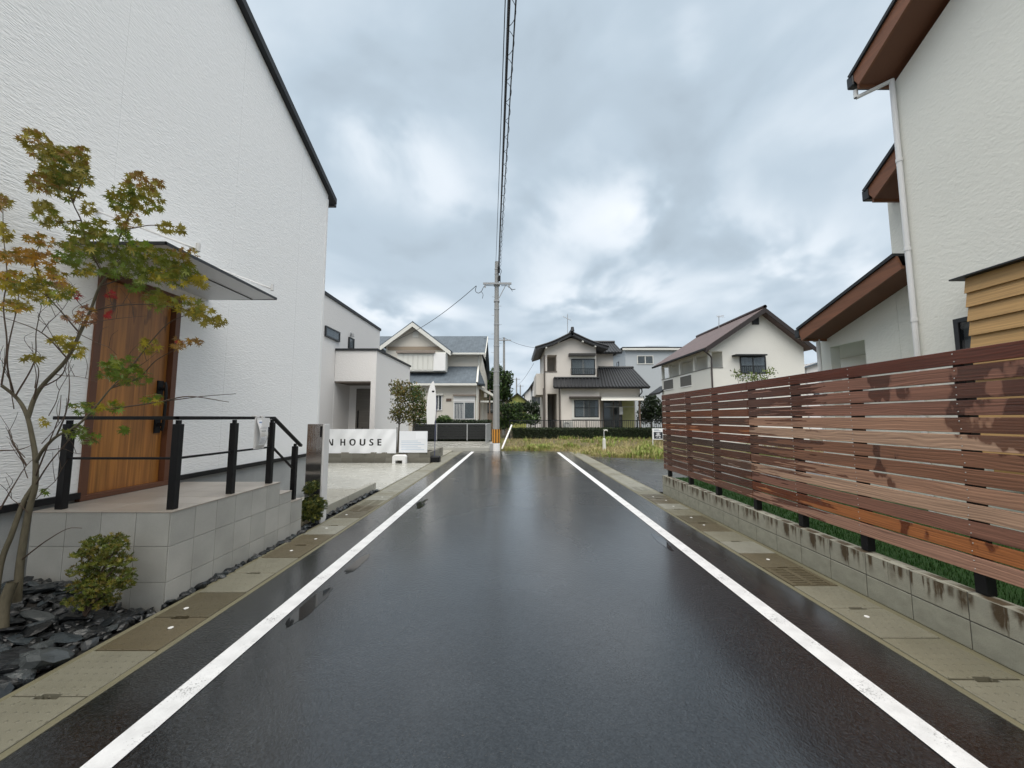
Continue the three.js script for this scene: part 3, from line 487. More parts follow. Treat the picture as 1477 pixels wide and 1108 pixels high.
// ================================================================ right: block wall, slatted fence
{
  const w = thing('block_wall', 'low grey concrete block wall with dark drip stains under timber fence', 'wall');
  const stain = seed => tex(256, 128, .4, .2, (u, v) => {      // drips run down from the top edge, each with its own width and length
    let k = 0; for (let i = 0; i < 13; i++) { const c = hash(i, seed, 3), wd = .008 + .09 * hash(i, seed, 4) ** 2, L = .35 + 1.0 * hash(i, seed, 5), e = Math.abs(u - c + (vn(v * 6, i, 64, 64, seed) - .5) * .02) / wd, t = 1 - v; k += sm(1.3, .3, e) * sm(L, L * .35, t) * (.35 + .65 * hash(i, seed, 6)); }
    k = clamp(k * (.6 + .8 * fbm(u, v, 20, 8, 3, seed))); const b = .72 + .3 * fbm(u, v, 6, 4, 5, seed + 9) + (hash(u * 256 | 0, v * 128 | 0, seed) - .5) * .14;
    return [b * mix(1, .22, k), b * mix(1, .15, k), b * mix(1, .09, k)];
  });
  const plainT = seed => tex(256, 128, .4, .2, (u, v) => { const b = .70 + .34 * fbm(u, v, 6, 4, 5, seed + 9) + (hash(u * 256 | 0, v * 128 | 0, seed) - .5) * .16; return [b, b, b * .97]; });
  const tops = [3, 5, 8, 12].map(s => mat([.36, .35, .285], .75, { map: stain(s), bumpMap: grit, bumpScale: .0018 })), lows = [21, 22].map(s => mat([.34, .335, .28], .75, { map: plainT(s), bumpMap: grit, bumpScale: .0018 }));
  const bg = new RoundedBoxGeometry(.12, .189, .389, 1, .005); { const p = bg.attributes.position, n = bg.attributes.normal, uv = bg.attributes.uv; for (let i = 0; i < p.count; i++) { if (Math.abs(n.getY(i)) > .7) uv.setXY(i, p.getX(i) + .2, p.getZ(i) + .2); else uv.setXY(i, p.getZ(i) + .2, p.getY(i) + .096 + .004); } }
  const r = rng(14), x = 3.26; let i = 0;
  for (let z = -8.4; z < 4; z += .397, i++) for (let k = 0; k < 2; k++) { const o = part('block', bg, k ? tops[Math.floor(r() * 4)] : lows[i & 1], w); o.position.set(x + (r() - .5) * .003, .085 + k * .197 - .0, z + .198); }
  part('mortar', E(x - .052, x + .056, -.1, .376, -8.385, 4.1), mat([.13, .125, .11], .9), w);
  part('footing', E(x - .085, x + .06, -.15, -.012, -8.4, 4.1), M.rim, w);
  settle(w);

  const f = thing('slat_fence', 'tall horizontal slatted timber fence with rain-wet brown boards on block wall', 'fence');
  const top = 2.09, pitch = .1215, hh = .108, fx = 3.225, X0 = fx, posts = [-8.2, -7.24, -6.28, -5.30, -4.48, -3.69, -2.80, -1.85, -.9, .05, 1.0, 1.95];
  for (const z of posts) part('post', E(fx + .03, fx + .10, .38, top - .01, z - .036, z + .036, .003), M.black, f);
  const bay = [[-8.36, -5.305], [-5.30, -1.64], [-1.635, 2.02]];
  // dry tone of each board, top to bottom, for the three bays
  const red = [.46, .145, .072], org = [.62, .225, .07], tan = [.62, .35, .23], pale = [.72, .47, .33], brown = [.38, .18, .105], mauve = [.40, .19, .13], grey = [.42, .28, .21], deep = [.22, .14, .11];
  const far = [red, red, mauve, org, brown, org, red, deep, brown, grey, brown, brown, tan];
  const near = [red, mauve, mauve, mauve, tan, pale, brown, brown, tan, pale, mauve, org, [.62, .35, .25]];
  const end = [red, brown, mauve, tan, org, brown, brown, tan, mauve, brown, mauve, org, tan];
  const r2 = rng(77), screw = new THREE.SphereGeometry(.005, 6, 4), screwM = mat([.45, .44, .42], .35, { metalness: .8 });
  bay.forEach(([a, b], n) => { const list = [far, near, end][n];
    for (let i = 0; i < 13; i++) {
      const g = new RoundedBoxGeometry(.028, hh, b - a, 1, .004), p = g.attributes.position, uv = g.attributes.uv, y = top - i * pitch - hh / 2 + (r2() - .5) * .005;
      for (let q = 0; q < p.count; q++) uv.setXY(q, ((a + b) / 2 + p.getZ(q) - FENCE.z0) / FENCE.len, (y + p.getY(q) - FENCE.y0) / FENCE.h + p.getX(q) * .02);
      const o = part('board', g, boardMat(list[i]), f); o.position.set(fx + .015 + (r2() - .5) * .004, y, (a + b) / 2 + (r2() - .5) * .006); o.rotation.x = (r2() - .5) * .0018;
      for (const z of posts) if (z > a + .02 && z < b - .02) for (const s of [-.028, .028]) { const k = part('screw', screw, screwM, o); k.position.set(-.0145, s, z - o.position.z + (r2() - .5) * .012); }
    } });
  settle(f);
}
// ================================================================ right house
{
  const h = thing('stucco_house', 'tall cream stucco house with brown fascia roofs behind the slatted fence', 'house');
  const X = 5.5, zc = -5.19;
  part('wall', prism([V(X, -.1, zc), V(X, -.1, 6), V(X, 6.34 + 11.2 * .56, 6), V(X, 6.40, zc)], V(7, 0, 0)), M.stucco, h);
  // sloping roof slab with fascia and soffit; the low end points away from the camera
  const roofSlab = (xr, z0, y0, z1, y1, xb) => {
    const s = (y1 - y0) / (z1 - z0), n = V(0, 1, -s).normalize(), u = k => n.clone().multiplyScalar(k);
    const a = V(xr, y0, z0), b = V(xr, y1, z1);
    const roof = part('roof', prism([a.clone().add(u(.10)), b.clone().add(u(.10)), b.clone().add(u(.15)), a.clone().add(u(.15))].map(p => p.add(V(-.03, 0, 0))), V(xb - xr, 0, 0)), M.roofEdge, h);
    part('fascia_board', prism([a.clone().add(u(-.13)), b.clone().add(u(-.13)), b.clone().add(u(.098)), a.clone().add(u(.098))], V(.035, 0, 0)), M.fascia, roof);
    part('fascia_board', prism([V(xr + .037, y0 - .13, z0), V(xb, y0 - .13, z0), V(xb, y0 + .08, z0), V(xr + .037, y0 + .08, z0)], V(0, 0, .035)), M.fascia, roof);
    part('soffit', prism([V(xr + .04, y0 - .09, z0 + .04), V(xb, y0 - .09, z0 + .04), V(xb, y1 - .09, z1), V(xr + .04, y1 - .09, z1)], V(0, .03, 0)), M.soffit, roof);
    part('eave_gutter', E(xr - .02, xb, y0 - .06, y0 + .12, z0 - .11, z0 - .003, .02), M.darkMetal, roof);
    return roof;
  };
  roofSlab(5.04, -5.28, 6.56, 6.2, 6.56 + 11.48 * .56, 13);
  // middle and low wings, set back from the main wall
  part('wing_wall', E(6.1, 12, -.1, 5.25, -6.0, zc - .004), M.stucco, h);
  roofSlab(5.64, -5.82, 5.12, zc - .005, 5.10 + .735 * .62, 12);
  const o0 = PX(1197, 495, 6.1), o1 = PX(1247, 490, 6.1), z0 = -7.62, hy = z => 3.20 + (z + 7.42) * .325 - .06;
  const seg = (za, zb, ya, yb) => prism([V(6.1, ya, za), V(6.1, ya, zb), V(6.1, yb ?? hy(zb), zb), V(6.1, yb ?? hy(za), za)], V(.18, 0, 0));
  part('low_wing_wall', [seg(z0, o0.z, -.1), seg(o1.z, -6.004, -.1), seg(o0.z, o1.z, o1.y), seg(o0.z, o1.z, -.1, 1.3)], M.stucco, h);
  part('porch_wall', [E(7.6, 7.7, -.1, o1.y + .018, -9.05, -6.004), E(6.29, 7.598, -.1, o1.y + .018, -6.298, -6.2), prism([V(6.29, o1.y + .02, -6.3), V(6.29, o1.y + .02, -7.55), V(7.75, o1.y + .02, -9.25), V(7.75, o1.y + .02, -6.3)], V(0, .04, 0))], M.stucco, h);
  roofSlab(5.6, -7.42, 3.22, zc - .24, 3.22 + 1.99 * .325, 11);
  // rain pipes
  part('downpipe', [tube([V(5.10, 6.46, -5.335), V(5.10, 6.34, -5.335)], .028, .028, 8, 2), tube([V(5.10, 6.34, -5.335), V(5.455, 6.44, -5.15)], .028, .028, 8, 2), cyl(5.455, .3, 6.45, -5.15, .032)], M.pipe, h);
  for (const y of [5.2, 3.9, 2.9]) part('pipe_clip', cyl(5.455, y, y + .05, -5.15, .038), M.pipe, h);
  const dp = PX(1181, 505, 5.95); part('downpipe', [cyl(5.95, .3, 3.12, dp.z, .035), tube([V(5.95, 3.1, dp.z), V(5.95, 3.13, dp.z - .1), V(5.95, 3.15, z0 + .12)], .035)], M.pipe, h);
  // bay clad with lapped boards, its small hood and a dark window beside it
  const bx = 5.2, b0 = -4.32, b1 = -1.2, by = 3.19;
  const bayc = part('bay', E(bx + .06, X - .003, .9, by, b0 + .03, b1), M.lapBoard, h);
  for (let i = 0; i < 12; i++) { const y = by - .165 * (i + 1); part('lap_board', [prism([V(bx - .012, y, b0 - .01), V(bx + .05, y, b0 - .01), V(bx + .05, y + .176, b0 - .01), V(bx + .02, y + .176, b0 - .01)], V(0, 0, b1 - b0)), E(bx + .052, X - .003, y + .002, y + .165, b0 - .004, b0 + .028)], M.lapBoard, bayc); }
  part('bay_hood', prism([V(bx - .07, by + .012, b0 - .10), V(X - .002, by + .012, b0 - .10), V(X - .002, by + .09, b0 - .10), V(bx - .07, by + .03, b0 - .10)], V(0, 0, b1 - b0 + .1)), M.roofEdge, bayc);
  win(h, V(X, 2.42, -4.50), -Math.PI / 2, .36, .78, { mullions: [], bars: [0], t: .05 });
  settle(h);
}

// ================================================================ far houses
const quadRoof = (parent, name, a, b, c, d, t, m) => { const n = b.clone().sub(a).cross(d.clone().sub(a)).normalize(); if (n.y < 0) n.negate(); return part(name, prism([a, b, c, d], n.multiplyScalar(-t)), m, parent); };
function ribs(parent, a, b, c, d, n, m, r = .07) {      // rows of round tiles from the eave (a, b) up to the ridge (d, c)
  for (let i = 0; i <= n; i++) { const p = a.clone().lerp(b, i / n), q = d.clone().lerp(c, i / n); part('tile_row', tube([p.clone().add(V(0, .01, 0)), q.clone().add(V(0, .01, 0))], r, r, 6, 1), m, parent); }
}
function hood(parent, x0, y0, x1, y1, z, m, d = .35) { part('window_hood', boxZ(x0, y0, x1, y1, z + d, d - .004), m, parent); }
function rail(parent, x0, x1, yTop, yBot, z, n) { const a = PZ(x0, yTop, z), b = PZ(x1, yBot, z), gs = [E(a.x, b.x, a.y - .02, a.y + .02, z - .02, z + .02), E(a.x, b.x, b.y, b.y + .03, z - .015, z + .015)]; for (let i = 0; i <= n; i++) { const x = mix(a.x, b.x, i / n); gs.push(E(x - .012, x + .012, b.y + .03, a.y - .02, z - .01, z + .01)); } part('window_rail', gs, M.darkMetal, parent); }

{ // beige house with slate roofs, end of the road on the left
  const h = thing('slate_house', 'beige two-storey house with blue-grey slate roof and white shuttered gable', 'house');
  const z = -27, q = (x, y, dz = 0) => PZ(x, y, z + dz);
  const wl = q(557, 500).x, wr = q(644, 500).x, ge = q(600, 507).y;
  const ap = q(598, 466), le = q(552, 500), re = q(652, 507);
  part('wall', E(wl, wr, -.1, ge, z - 7, z), M.wallBeige, h);
  part('gable', prism([V(wl, ge, z), V(wr, ge, z), V(wr, q(644, 502).y, z), V(ap.x, ap.y - .12, z), V(wl, q(557, 499).y, z)], V(0, 0, -4)), M.wallBeige, h);
  const gr = quadRoof(h, 'gable_roof', V(le.x, le.y, z + .55), V(ap.x, ap.y, z + .55), V(ap.x, ap.y, z - 5), V(le.x, le.y, z - 5), .12, M.slate);
  quadRoof(h, 'gable_roof', V(ap.x, ap.y, z + .55), V(re.x, re.y, z + .55), V(re.x, re.y, z - 5), V(ap.x, ap.y, z - 5), .12, M.slate);
  const barge = (a, b) => part('bargeboard', prism([a, b, b.clone().add(V(0, -.3, 0)), a.clone().add(V(0, -.3, 0))], V(0, 0, .06)), M.offwhite, h);
  barge(V(le.x, le.y - .1, z + .56), V(ap.x, ap.y - .1, z + .56)); barge(V(ap.x, ap.y - .1, z + .563), V(re.x, re.y - .1, z + .563));
  part('gable_vent', boxZ(595, 479, 604, 487, z + .05, .046), M.offwhite, h);
  part('brown_band', boxZ(559, 500, 644, 505, z + .06, .056), mat([.30, .24, .18], .7), h);
  const bay = part('bay', boxZ(572.5, 508, 643, 535.5, z + .7, .69), M.offwhite, h);
  hood(h, 571, 506, 627, 509, z + .7, mat([.24, .2, .17], .6), .2);
  for (let i = 0; i < 7; i++) part('shutter_panel', boxZ(574.5 + i * 7.2, 510.5, 581 + i * 7.2, 533.5, z + .735, .032), M.offwhite, bay);
  part('shutter_panel', boxZ(625, 509.5, 642.5, 534.5, z + .76, .057), M.white, bay);
  // main block to the right
  const br = q(695, 520, -1).x;
  part('wall', E(wr, br, -.1, q(650, 511, -1).y + .1, z - 7, z - 1), M.wallBeige, h);
  const e0 = PZ(640, 509, z - .4), e1 = PZ(699.5, 509, z - .4), r0 = PZ(560, 485, z - 3), r1 = PZ(701.5, 485, z - 3);
  const mr = quadRoof(h, 'roof', V(e0.x - 4, e0.y, z - .4), V(e1.x, e0.y, z - .4), V(e1.x, r1.y, z - 3), V(r0.x - 1.5, r1.y, z - 3), .14, M.slate);
  quadRoof(h, 'roof', V(e1.x, r1.y, z - 3), V(r0.x - 1.5, r1.y, z - 3), V(r0.x - 1.5, e0.y - 1.2, z - 7), V(e1.x, e0.y - 1.2, z - 7), .14, M.slate);
  part('eave_gutter', E(wr + .1, e1.x, e0.y - .14, e0.y - .01, z - .42, z - .30, .02), M.offwhite, mr);
  part('gable', prism([V(br, e0.y - .1, z - 1), V(br, r1.y - .15, z - 3), V(br, e0.y - 1.2, z - 7)], V(-.1, 0, 0)), M.wallBeige, h);
  part('bargeboard', prism([V(e1.x, e0.y - .02, z - .4), V(e1.x, r1.y - .02, z - 3), V(e1.x, r1.y - .3, z - 3), V(e1.x, e0.y - .3, z - .4)], V(.05, 0, 0)), M.offwhite, h);
  // ground floor
  const l0 = PZ(590, 555, z + 1), l1 = PZ(690, 555, z + 1), ly = PZ(640, 556, z + 1).y;
  part('wall', E(l0.x - 2, l1.x, -.1, ly, z - 1.02, z + 1), M.wallBeige, h);
  const g0 = PZ(590, 553, z + 1.5), g1 = PZ(688, 553, z + 1.5), t0 = PZ(640, 528.5, z - .9), t1 = PZ(694, 528.5, z - .9);
  const lr = quadRoof(h, 'lower_roof', V(g0.x - 2, g0.y, z + 1.5), V(g1.x, g0.y, z + 1.5), V(t1.x - .2, t0.y, z - .95), V(g0.x - 2, t0.y, z - .95), .12, M.slate);
  quadRoof(h, 'lower_roof', V(g1.x, g0.y, z + 1.5), V(t1.x - .2, t0.y, z - .95), V(t1.x + .3, g0.y + .1, z - 1.2), V(g1.x + .5, g0.y, z + 1.2), .12, M.slate);
  part('hip_cap', tube([V(g1.x, g0.y + .04, z + 1.5), V(t1.x - .2, t0.y + .04, z - .95)], .07), M.offwhite, lr);
  part('eave_gutter', E(g0.x - 2, g1.x, g0.y - .16, g0.y - .02, z + 1.5, z + 1.62, .02), M.offwhite, lr);
  part('downpipe', [cyl(l1.x - .1, 0, g0.y - .1, z + 1.06, .05), cyl(br - .2, t0.y, e0.y - .1, z - .93, .05)], M.offwhite, h);
  winZ(h, 627, 570, 638, 592, z + 1, { frame: M.white, mullions: [0], curtains: [[-.45, .45, M.curtainDim]] }); hood(h, 626, 568, 639, 570, z + 1, M.offwhite, .2);
  winZ(h, 654, 580, 685, 605, z + 1, { frame: M.white, mullions: [0], curtains: [[0, .46, M.curtain], [-.46, 0, M.curtain]] });
  part('shutter_box', boxZ(654, 571.5, 685, 579.5, z + 1.1, .096), M.white, h); hood(h, 653, 569, 686, 571, z + 1, mat([.24, .2, .17], .6), .3);
  { const a = PZ(656, 583, z + 1.12), b = PZ(669, 604, z + 1.12), gs = []; for (let i = 0; i < 7; i++) { const x = mix(a.x, b.x, i / 6); gs.push(E(x - .015, x + .015, b.y, a.y, z + 1.09, z + 1.11)); } part('window_lattice', gs, M.white, h); }
  part('plaque', boxZ(643.5, 575, 651, 579, z + 1.04, .036), mat([.12, .08, .06], .6), h);
  settle(h);
  // lean-to with a pent roof beside it
  const c = thing('lean_to', 'dark lean-to carport beside the beige slate-roofed house', 'carport');
  const cz = -26.5, a = PZ(690, 556, cz), b = PZ(711, 568, cz);
  part('roof', prism([a, b, b.clone().add(V(0, -.18, 0)), a.clone().add(V(0, -.18, 0))], V(0, 0, -4)), M.offwhite, c);
  part('wall', boxZ(693, 573, 703, 612, cz - 3.6, .1), M.wallCream, c);
  for (const x of [690.5, 705]) part('post', boxZ(x, 562, x + 2.4, 635, cz - .1, .12), mat([.16, .12, .09], .7), c);
  part('beam', boxZ(690, 578, 711, 580.5, cz - .1, .1), M.offwhite, c); settle(c);
  // fence with dark panels in front
  const f = thing('panel_fence', 'black metal panel fence with posts before the beige house', 'fence');
  const fz = -24, pm = mat([.012, .013, .014], .5), posts = [594, 629, 673, 706.5];
  for (let i = 0; i < 3; i++) for (let k = 0; k < 6; k++) { const y0 = mix(612, 634, k / 6), y1 = mix(612, 634, (k + .86) / 6); part('slat', boxZ(posts[i] + 1, y0, posts[i + 1], y1, fz, .02), pm, f); }
  for (const x of posts) part('post', boxZ(x, 611, x + 1.5, 635.5, fz + .03, .07), M.grey, f);
  part('top_rail', boxZ(594, 610.8, 708, 611.8, fz + .02, .06), M.grey, f);
  const s0 = PZ(707, 634, fz); part('return_panel', [E(s0.x - .02, s0.x + .02, s0.y, s0.y + .95, fz, -20.2), E(s0.x - .03, s0.x + .03, s0.y + .95, s0.y + 1.0, fz, -20.2)], M.grey, f);
  settle(f);
}
{ // house with black tiled roofs in the middle
  const h = thing('tiled_house', 'cream two-storey house with black clay tile roofs facing the weedy plot', 'house');
  const z = -33, q = (x, y, dz = 0) => PZ(x, y, z + dz);
  const wl = q(786, 520).x, wr = q(860, 520).x, ap = q(823.5, 482), el = q(771.5, 503), er = q(875.5, 502), yE = q(786, 503).y, yR = q(860, 497).y;
  const rec = { a: q(789, 512), b: q(803, 536), c: q(790, 568), d: q(803, 620) };
  // gable wall in pieces round the balcony opening and the entrance
  const yTop = q(800, 499).y, yW = Math.min(yE, yR) - .05;
  part('wall', [E(wl, rec.a.x, -.1, yW, z - 6, z), E(rec.b.x, wr, -.1, yW, z - 6, z), E(rec.a.x, rec.b.x, rec.a.y, yW, z - 6, z), E(rec.a.x, rec.b.x, rec.c.y, rec.b.y, z - 6, z), E(rec.a.x, rec.b.x, -.1, rec.c.y, z - 6, z - 4.2), E(rec.a.x, rec.b.x, rec.b.y, rec.a.y, z - 6, z - 2.4)], M.wallCream, h);
  part('gable', prism([V(wl, yW, z), V(wr, yW, z), V(wr, yR, z), V(ap.x, ap.y - .35, z), V(wl, yE, z)], V(0, 0, -5)), M.wallCream, h);
  part('string_course', boxZ(784, 535.5, 803.5, 537, z + .04, .036), mat([.12, .1, .09], .7), h);
  // main roof: each slope in two flats, steeper above, softly curved as in the photo
  const ridge = V(ap.x, ap.y, 0), slope = (e, s) => { const m = ridge.clone().lerp(e, .55); m.y -= .12; for (const [a, b] of [[e, m], [m, ridge]]) quadRoof(h, 'roof', V(a.x, a.y, z + .7), V(b.x, b.y, z + .7), V(b.x, b.y, z - 6.4), V(a.x, a.y, z - 6.4), .24, M.roofTile);
    for (let i = 0; i <= 18; i++) { const t = i / 18, zz = z + .7 - 7.1 * t; part('tile_row', tube([V(e.x, e.y + .02, zz), V(m.x, m.y + .02, zz), V(ridge.x, ridge.y + .02, zz)], .075, .075, 6, 6), M.roofTile, h); } };
  slope(V(el.x, el.y, 0)); slope(V(er.x, er.y, 0));
  part('ridge_cap', [tube([V(ap.x, ap.y + .16, z + .85), V(ap.x, ap.y + .16, z - 6.4)], .16, .16, 8, 2), cyl(ap.x, ap.y + .05, ap.y + .42, z + .86, .17, .12)], M.roofTile, h);
  for (const [x, y] of [[806, 491], [841, 491], [788, 500], [859, 498]]) part('rafter_end', boxZ(x - 1, y, x + 1.2, y + 2.4, z + .66, .6), M.offwhite, h);
  // upper rear block with its own eave
  const uz = z - 2; const ur = PZ(884.5, 520, uz).x;
  part('wall', E(wr + .002, ur, -.1, PZ(880, 510, uz).y, uz - 4, uz), M.wallCream, h);
  { const a = PZ(860, 508, uz + .7), b = PZ(897, 508, uz + .7), c = PZ(885, 495, uz - 1.6), d = PZ(862, 495, uz - 1.6); quadRoof(h, 'roof', a, b, c, d, .16, M.roofTile); ribs(h, a, b, c, d, 8, M.roofTile); part('ridge_cap', tube([d.clone().add(V(-.5, .1, 0)), c.clone().add(V(.1, .1, 0))], .14), M.roofTile, h); }
  // ground floor front
  const lz = z + 1; const l0 = PZ(809, 560, lz), l1 = PZ(864.5, 560, lz), r1 = PZ(923, 560, lz - .3);
  part('wall', E(l0.x, l1.x, -.1, l0.y + .1, z + .002, lz), M.wallCream, h);
  const by = PZ(880, 573, lz - .3).y, gx = PZ(904, 600, lz - .3).x, gl = PZ(868, 600, lz - .3).x;
  part('wall', [E(l1.x + .002, r1.x, by, l0.y + .1, z - 2, lz - .3), E(gl, r1.x, -.1, by, z - 3, z - .7)], M.wallCream, h);
  part('corner_post', [E(r1.x - .12, r1.x, -.1, by, lz - .42, lz - .3), E(l1.x + .01, l1.x + .12, -.1, by, lz - .42, lz - .3)], mat([.28, .2, .15], .7), h);
  part('yellow_wall', E(gx, r1.x - .13, -.1, by - .01, z - .695, z - .6), M.wallYellow, h);
  // pent and big lower roofs
  { const a = PZ(799, 558.5, lz + .6), b = PZ(865, 558.5, lz + .6), c = PZ(865, 546.5, z + .1), d = PZ(799, 546.5, z + .1); const o = quadRoof(h, 'lower_roof', a, b, c, d, .14, M.roofTile); ribs(h, a, b, c, d, 13, M.roofTile); part('ridge_cap', tube([d.clone().add(V(0, .08, 0)), c.clone().add(V(0, .08, 0))], .1), M.roofTile, o); }
  { const a = PZ(865.5, 558.5, lz + .5), b = PZ(937, 558.5, lz + .5), c = PZ(912, 532, z - 2), d = PZ(863, 532, z - 2); const o = quadRoof(h, 'lower_roof', a, b, c, d, .14, M.roofTile); ribs(h, a, b, c, d, 15, M.roofTile, .085); part('ridge_cap', tube([d.clone().add(V(0, .1, 0)), c.clone().add(V(.1, .1, 0))], .14), M.roofTile, o); quadRoof(h, 'lower_roof', b, c, c.clone().add(V(1.2, -1.4, -1)), b.clone().add(V(0, 0, -4)), .14, M.roofTile); }
  // windows
  winZ(h, 824, 518, 858, 541, z, { mullions: [0], curtains: [[-.46, .46, M.curtain]] }); rail(h, 823, 859, 532, 540, z + .25, 12); hood(h, 821, 509.5, 859.5, 513, z, mat([.03, .028, .026], .5), .5);
  part('window_surround', [boxZ(822, 514, 860, 517.6, z + .03, .026), boxZ(822, 541.4, 860, 544, z + .05, .046)], M.offwhite, h);
  winZ(h, 828.5, 577, 863, 602, lz, { mullions: [-.1, 0.12], bars: [.05], curtains: [[-.46, -.08, M.curtain], [.14, .46, M.curtainDim]] }); hood(h, 822, 571.8, 867, 574.4, lz, mat([.05, .04, .035], .5), .5);
  part('window_surround', [boxZ(825, 575, 865, 576.8, lz + .04, .036), boxZ(825, 602.3, 865, 605, lz + .06, .056), boxZ(825, 576.9, 828, 602.2, lz + .04, .036)], M.offwhite, h);
  { const a = PZ(870, 604, z - .69), b = PZ(903, 578, z - .69); win(h, V((a.x + b.x) / 2, (b.y) / 2 + .12, z - .69), 0, b.x - a.x, b.y - .1, { frame: mat([.16, .11, .08], .5), mullions: [-.05, .2], curtains: [[-.03, .45, M.curtainDim]] }); }
  part('awning', prism([PZ(867, 578, lz + .6), PZ(929, 578, lz + .6), PZ(927, 573, lz - .28), PZ(868, 573, lz - .28)], V(0, .06, 0)), M.offwhite, h);
  { const a = PZ(889, 587, lz - .7), b = PZ(906, 587, lz - .7); part('drying_pole', tube([V(a.x - 1, a.y, lz - .7), V(b.x + .6, a.y, lz - .7)], .02), M.pipe, h); part('hanging_cloth', E(b.x - .75, b.x - .45, a.y - .65, a.y, lz - .72, lz - .69), M.white, h); }
  part('downpipe', [boxZ(784.8, 512, 786.2, 618, z + .1, .09), boxZ(806.5, 559, 807.8, 618, lz + .05, .09), boxZ(783.5, 560, 784.8, 618, z + .12, .09)], mat([.10, .085, .075], .6), h);
  { const u = part('outdoor_unit', boxZ(812, 606, 826, 620, lz + .6, .32, .02), M.offwhite, h), c = PZ(817.5, 613, lz + .6); part('fan_grille', new THREE.TorusGeometry(.2, .025, 6, 20).translate(c.x, c.y, lz + .61).toNonIndexed(), M.grey, u); }
  part('side_balcony', E(q(774, 540).x, wl - .004, q(780, 569).y, q(780, 538).y, z - 4.5, z - .5), M.wallCream, h);
  part('drain_hose', tube([PZ(925, 559, lz + .2), PZ(926, 566, lz), PZ(922, 571, lz - .2), PZ(923, 577, lz - .3)], .05), M.roofEdge, h);
  { const a = q(818.7, 483, -2), b = q(818.7, 453, -2), c = q(812, 456.5, -2), d = q(823.5, 462, -2), gs = [tube([a, b], .03), tube([c, d], .022)]; for (let i = 0; i < 6; i++) { const p = c.clone().lerp(d, i / 5); gs.push(tube([p.clone().add(V(0, -.14, .3)), p.clone().add(V(0, .14, -.3))], .014)); } part('antenna', gs, M.grey, h); }
  settle(h);
  // low rail along the plot, hedge below
  const f = thing('bar_railing', 'low dark bar railing above the clipped hedge', 'railing');
  const rz = -31.2, a = PZ(735, 606.5, rz), b = PZ(1030, 606.5, rz), y0 = PZ(800, 617, rz).y - .3;
  part('top_rail', E(a.x, b.x, a.y - .03, a.y + .03, rz - .03, rz + .03), M.darkMetal, f); part('bottom_rail', E(a.x, b.x, y0 + .1, y0 + .14, rz - .02, rz + .02), M.darkMetal, f);
  const bg = E(-.014, .014, y0 + .14, a.y - .03, -.014, .014); for (let i = 0; i <= 110; i++) { const o = part('bar', bg, M.darkMetal, f); o.position.set(mix(a.x, b.x, i / 110), 0, rz); }
  for (let i = 0; i <= 8; i++) part('post', E(mix(a.x, b.x, i / 8) - .035, mix(a.x, b.x, i / 8) + .035, 0, a.y + .02, rz - .08, rz - .032), M.darkMetal, f);
  settle(f);
}
{ // tall grey house behind
  const h = thing('grey_house', 'tall plain blue-grey house with solar panels on a hip roof', 'house');
  const z = -42, a = PZ(901.7, 503, z), b = PZ(1000, 503, z), y = a.y;
  part('wall', E(a.x, b.x, -.1, y, z - 8, z), M.wallGrey, h);
  const o = .4, p = V((a.x + b.x) / 2, y + .85, z - 4), e = [V(a.x - o, y, z + o), V(b.x + o, y, z + o), V(b.x + o, y, z - 8 - o), V(a.x - o, y, z - 8 - o)];
  for (let i = 0; i < 4; i++) part('roof', prism([e[i], e[(i + 1) % 4], p], V(0, .12, 0)), M.roofEdge, h);
  part('eave_board', E(a.x - o, b.x + o, y - .22, y - .004, z + o - .05, z + o), M.offwhite, h);
  for (let i = 0; i < 4; i++) { const t0 = .3 + i * .1, base = e[0].clone().lerp(e[1], t0), base2 = e[0].clone().lerp(e[1], t0 + .09), up = (v, k) => v.clone().lerp(p, k).add(V(0, .17, 0)); part('solar_panel', prism([up(base, .2), up(base2, .2), up(base2, .62), up(base, .62)], V(0, .05, 0)), mat([.32, .36, .42], .2), h); }
  winZ(h, 919, 513, 942, 525.5, z, { frame: M.offwhite, t: .08 });
  for (const [zz, w] of [[-45, .9], [-47.6, .9]]) win(h, V(a.x, y - 2.0, zz), -Math.PI / 2, w, 1.9, { mullions: [], t: .08 });
  settle(h);
}
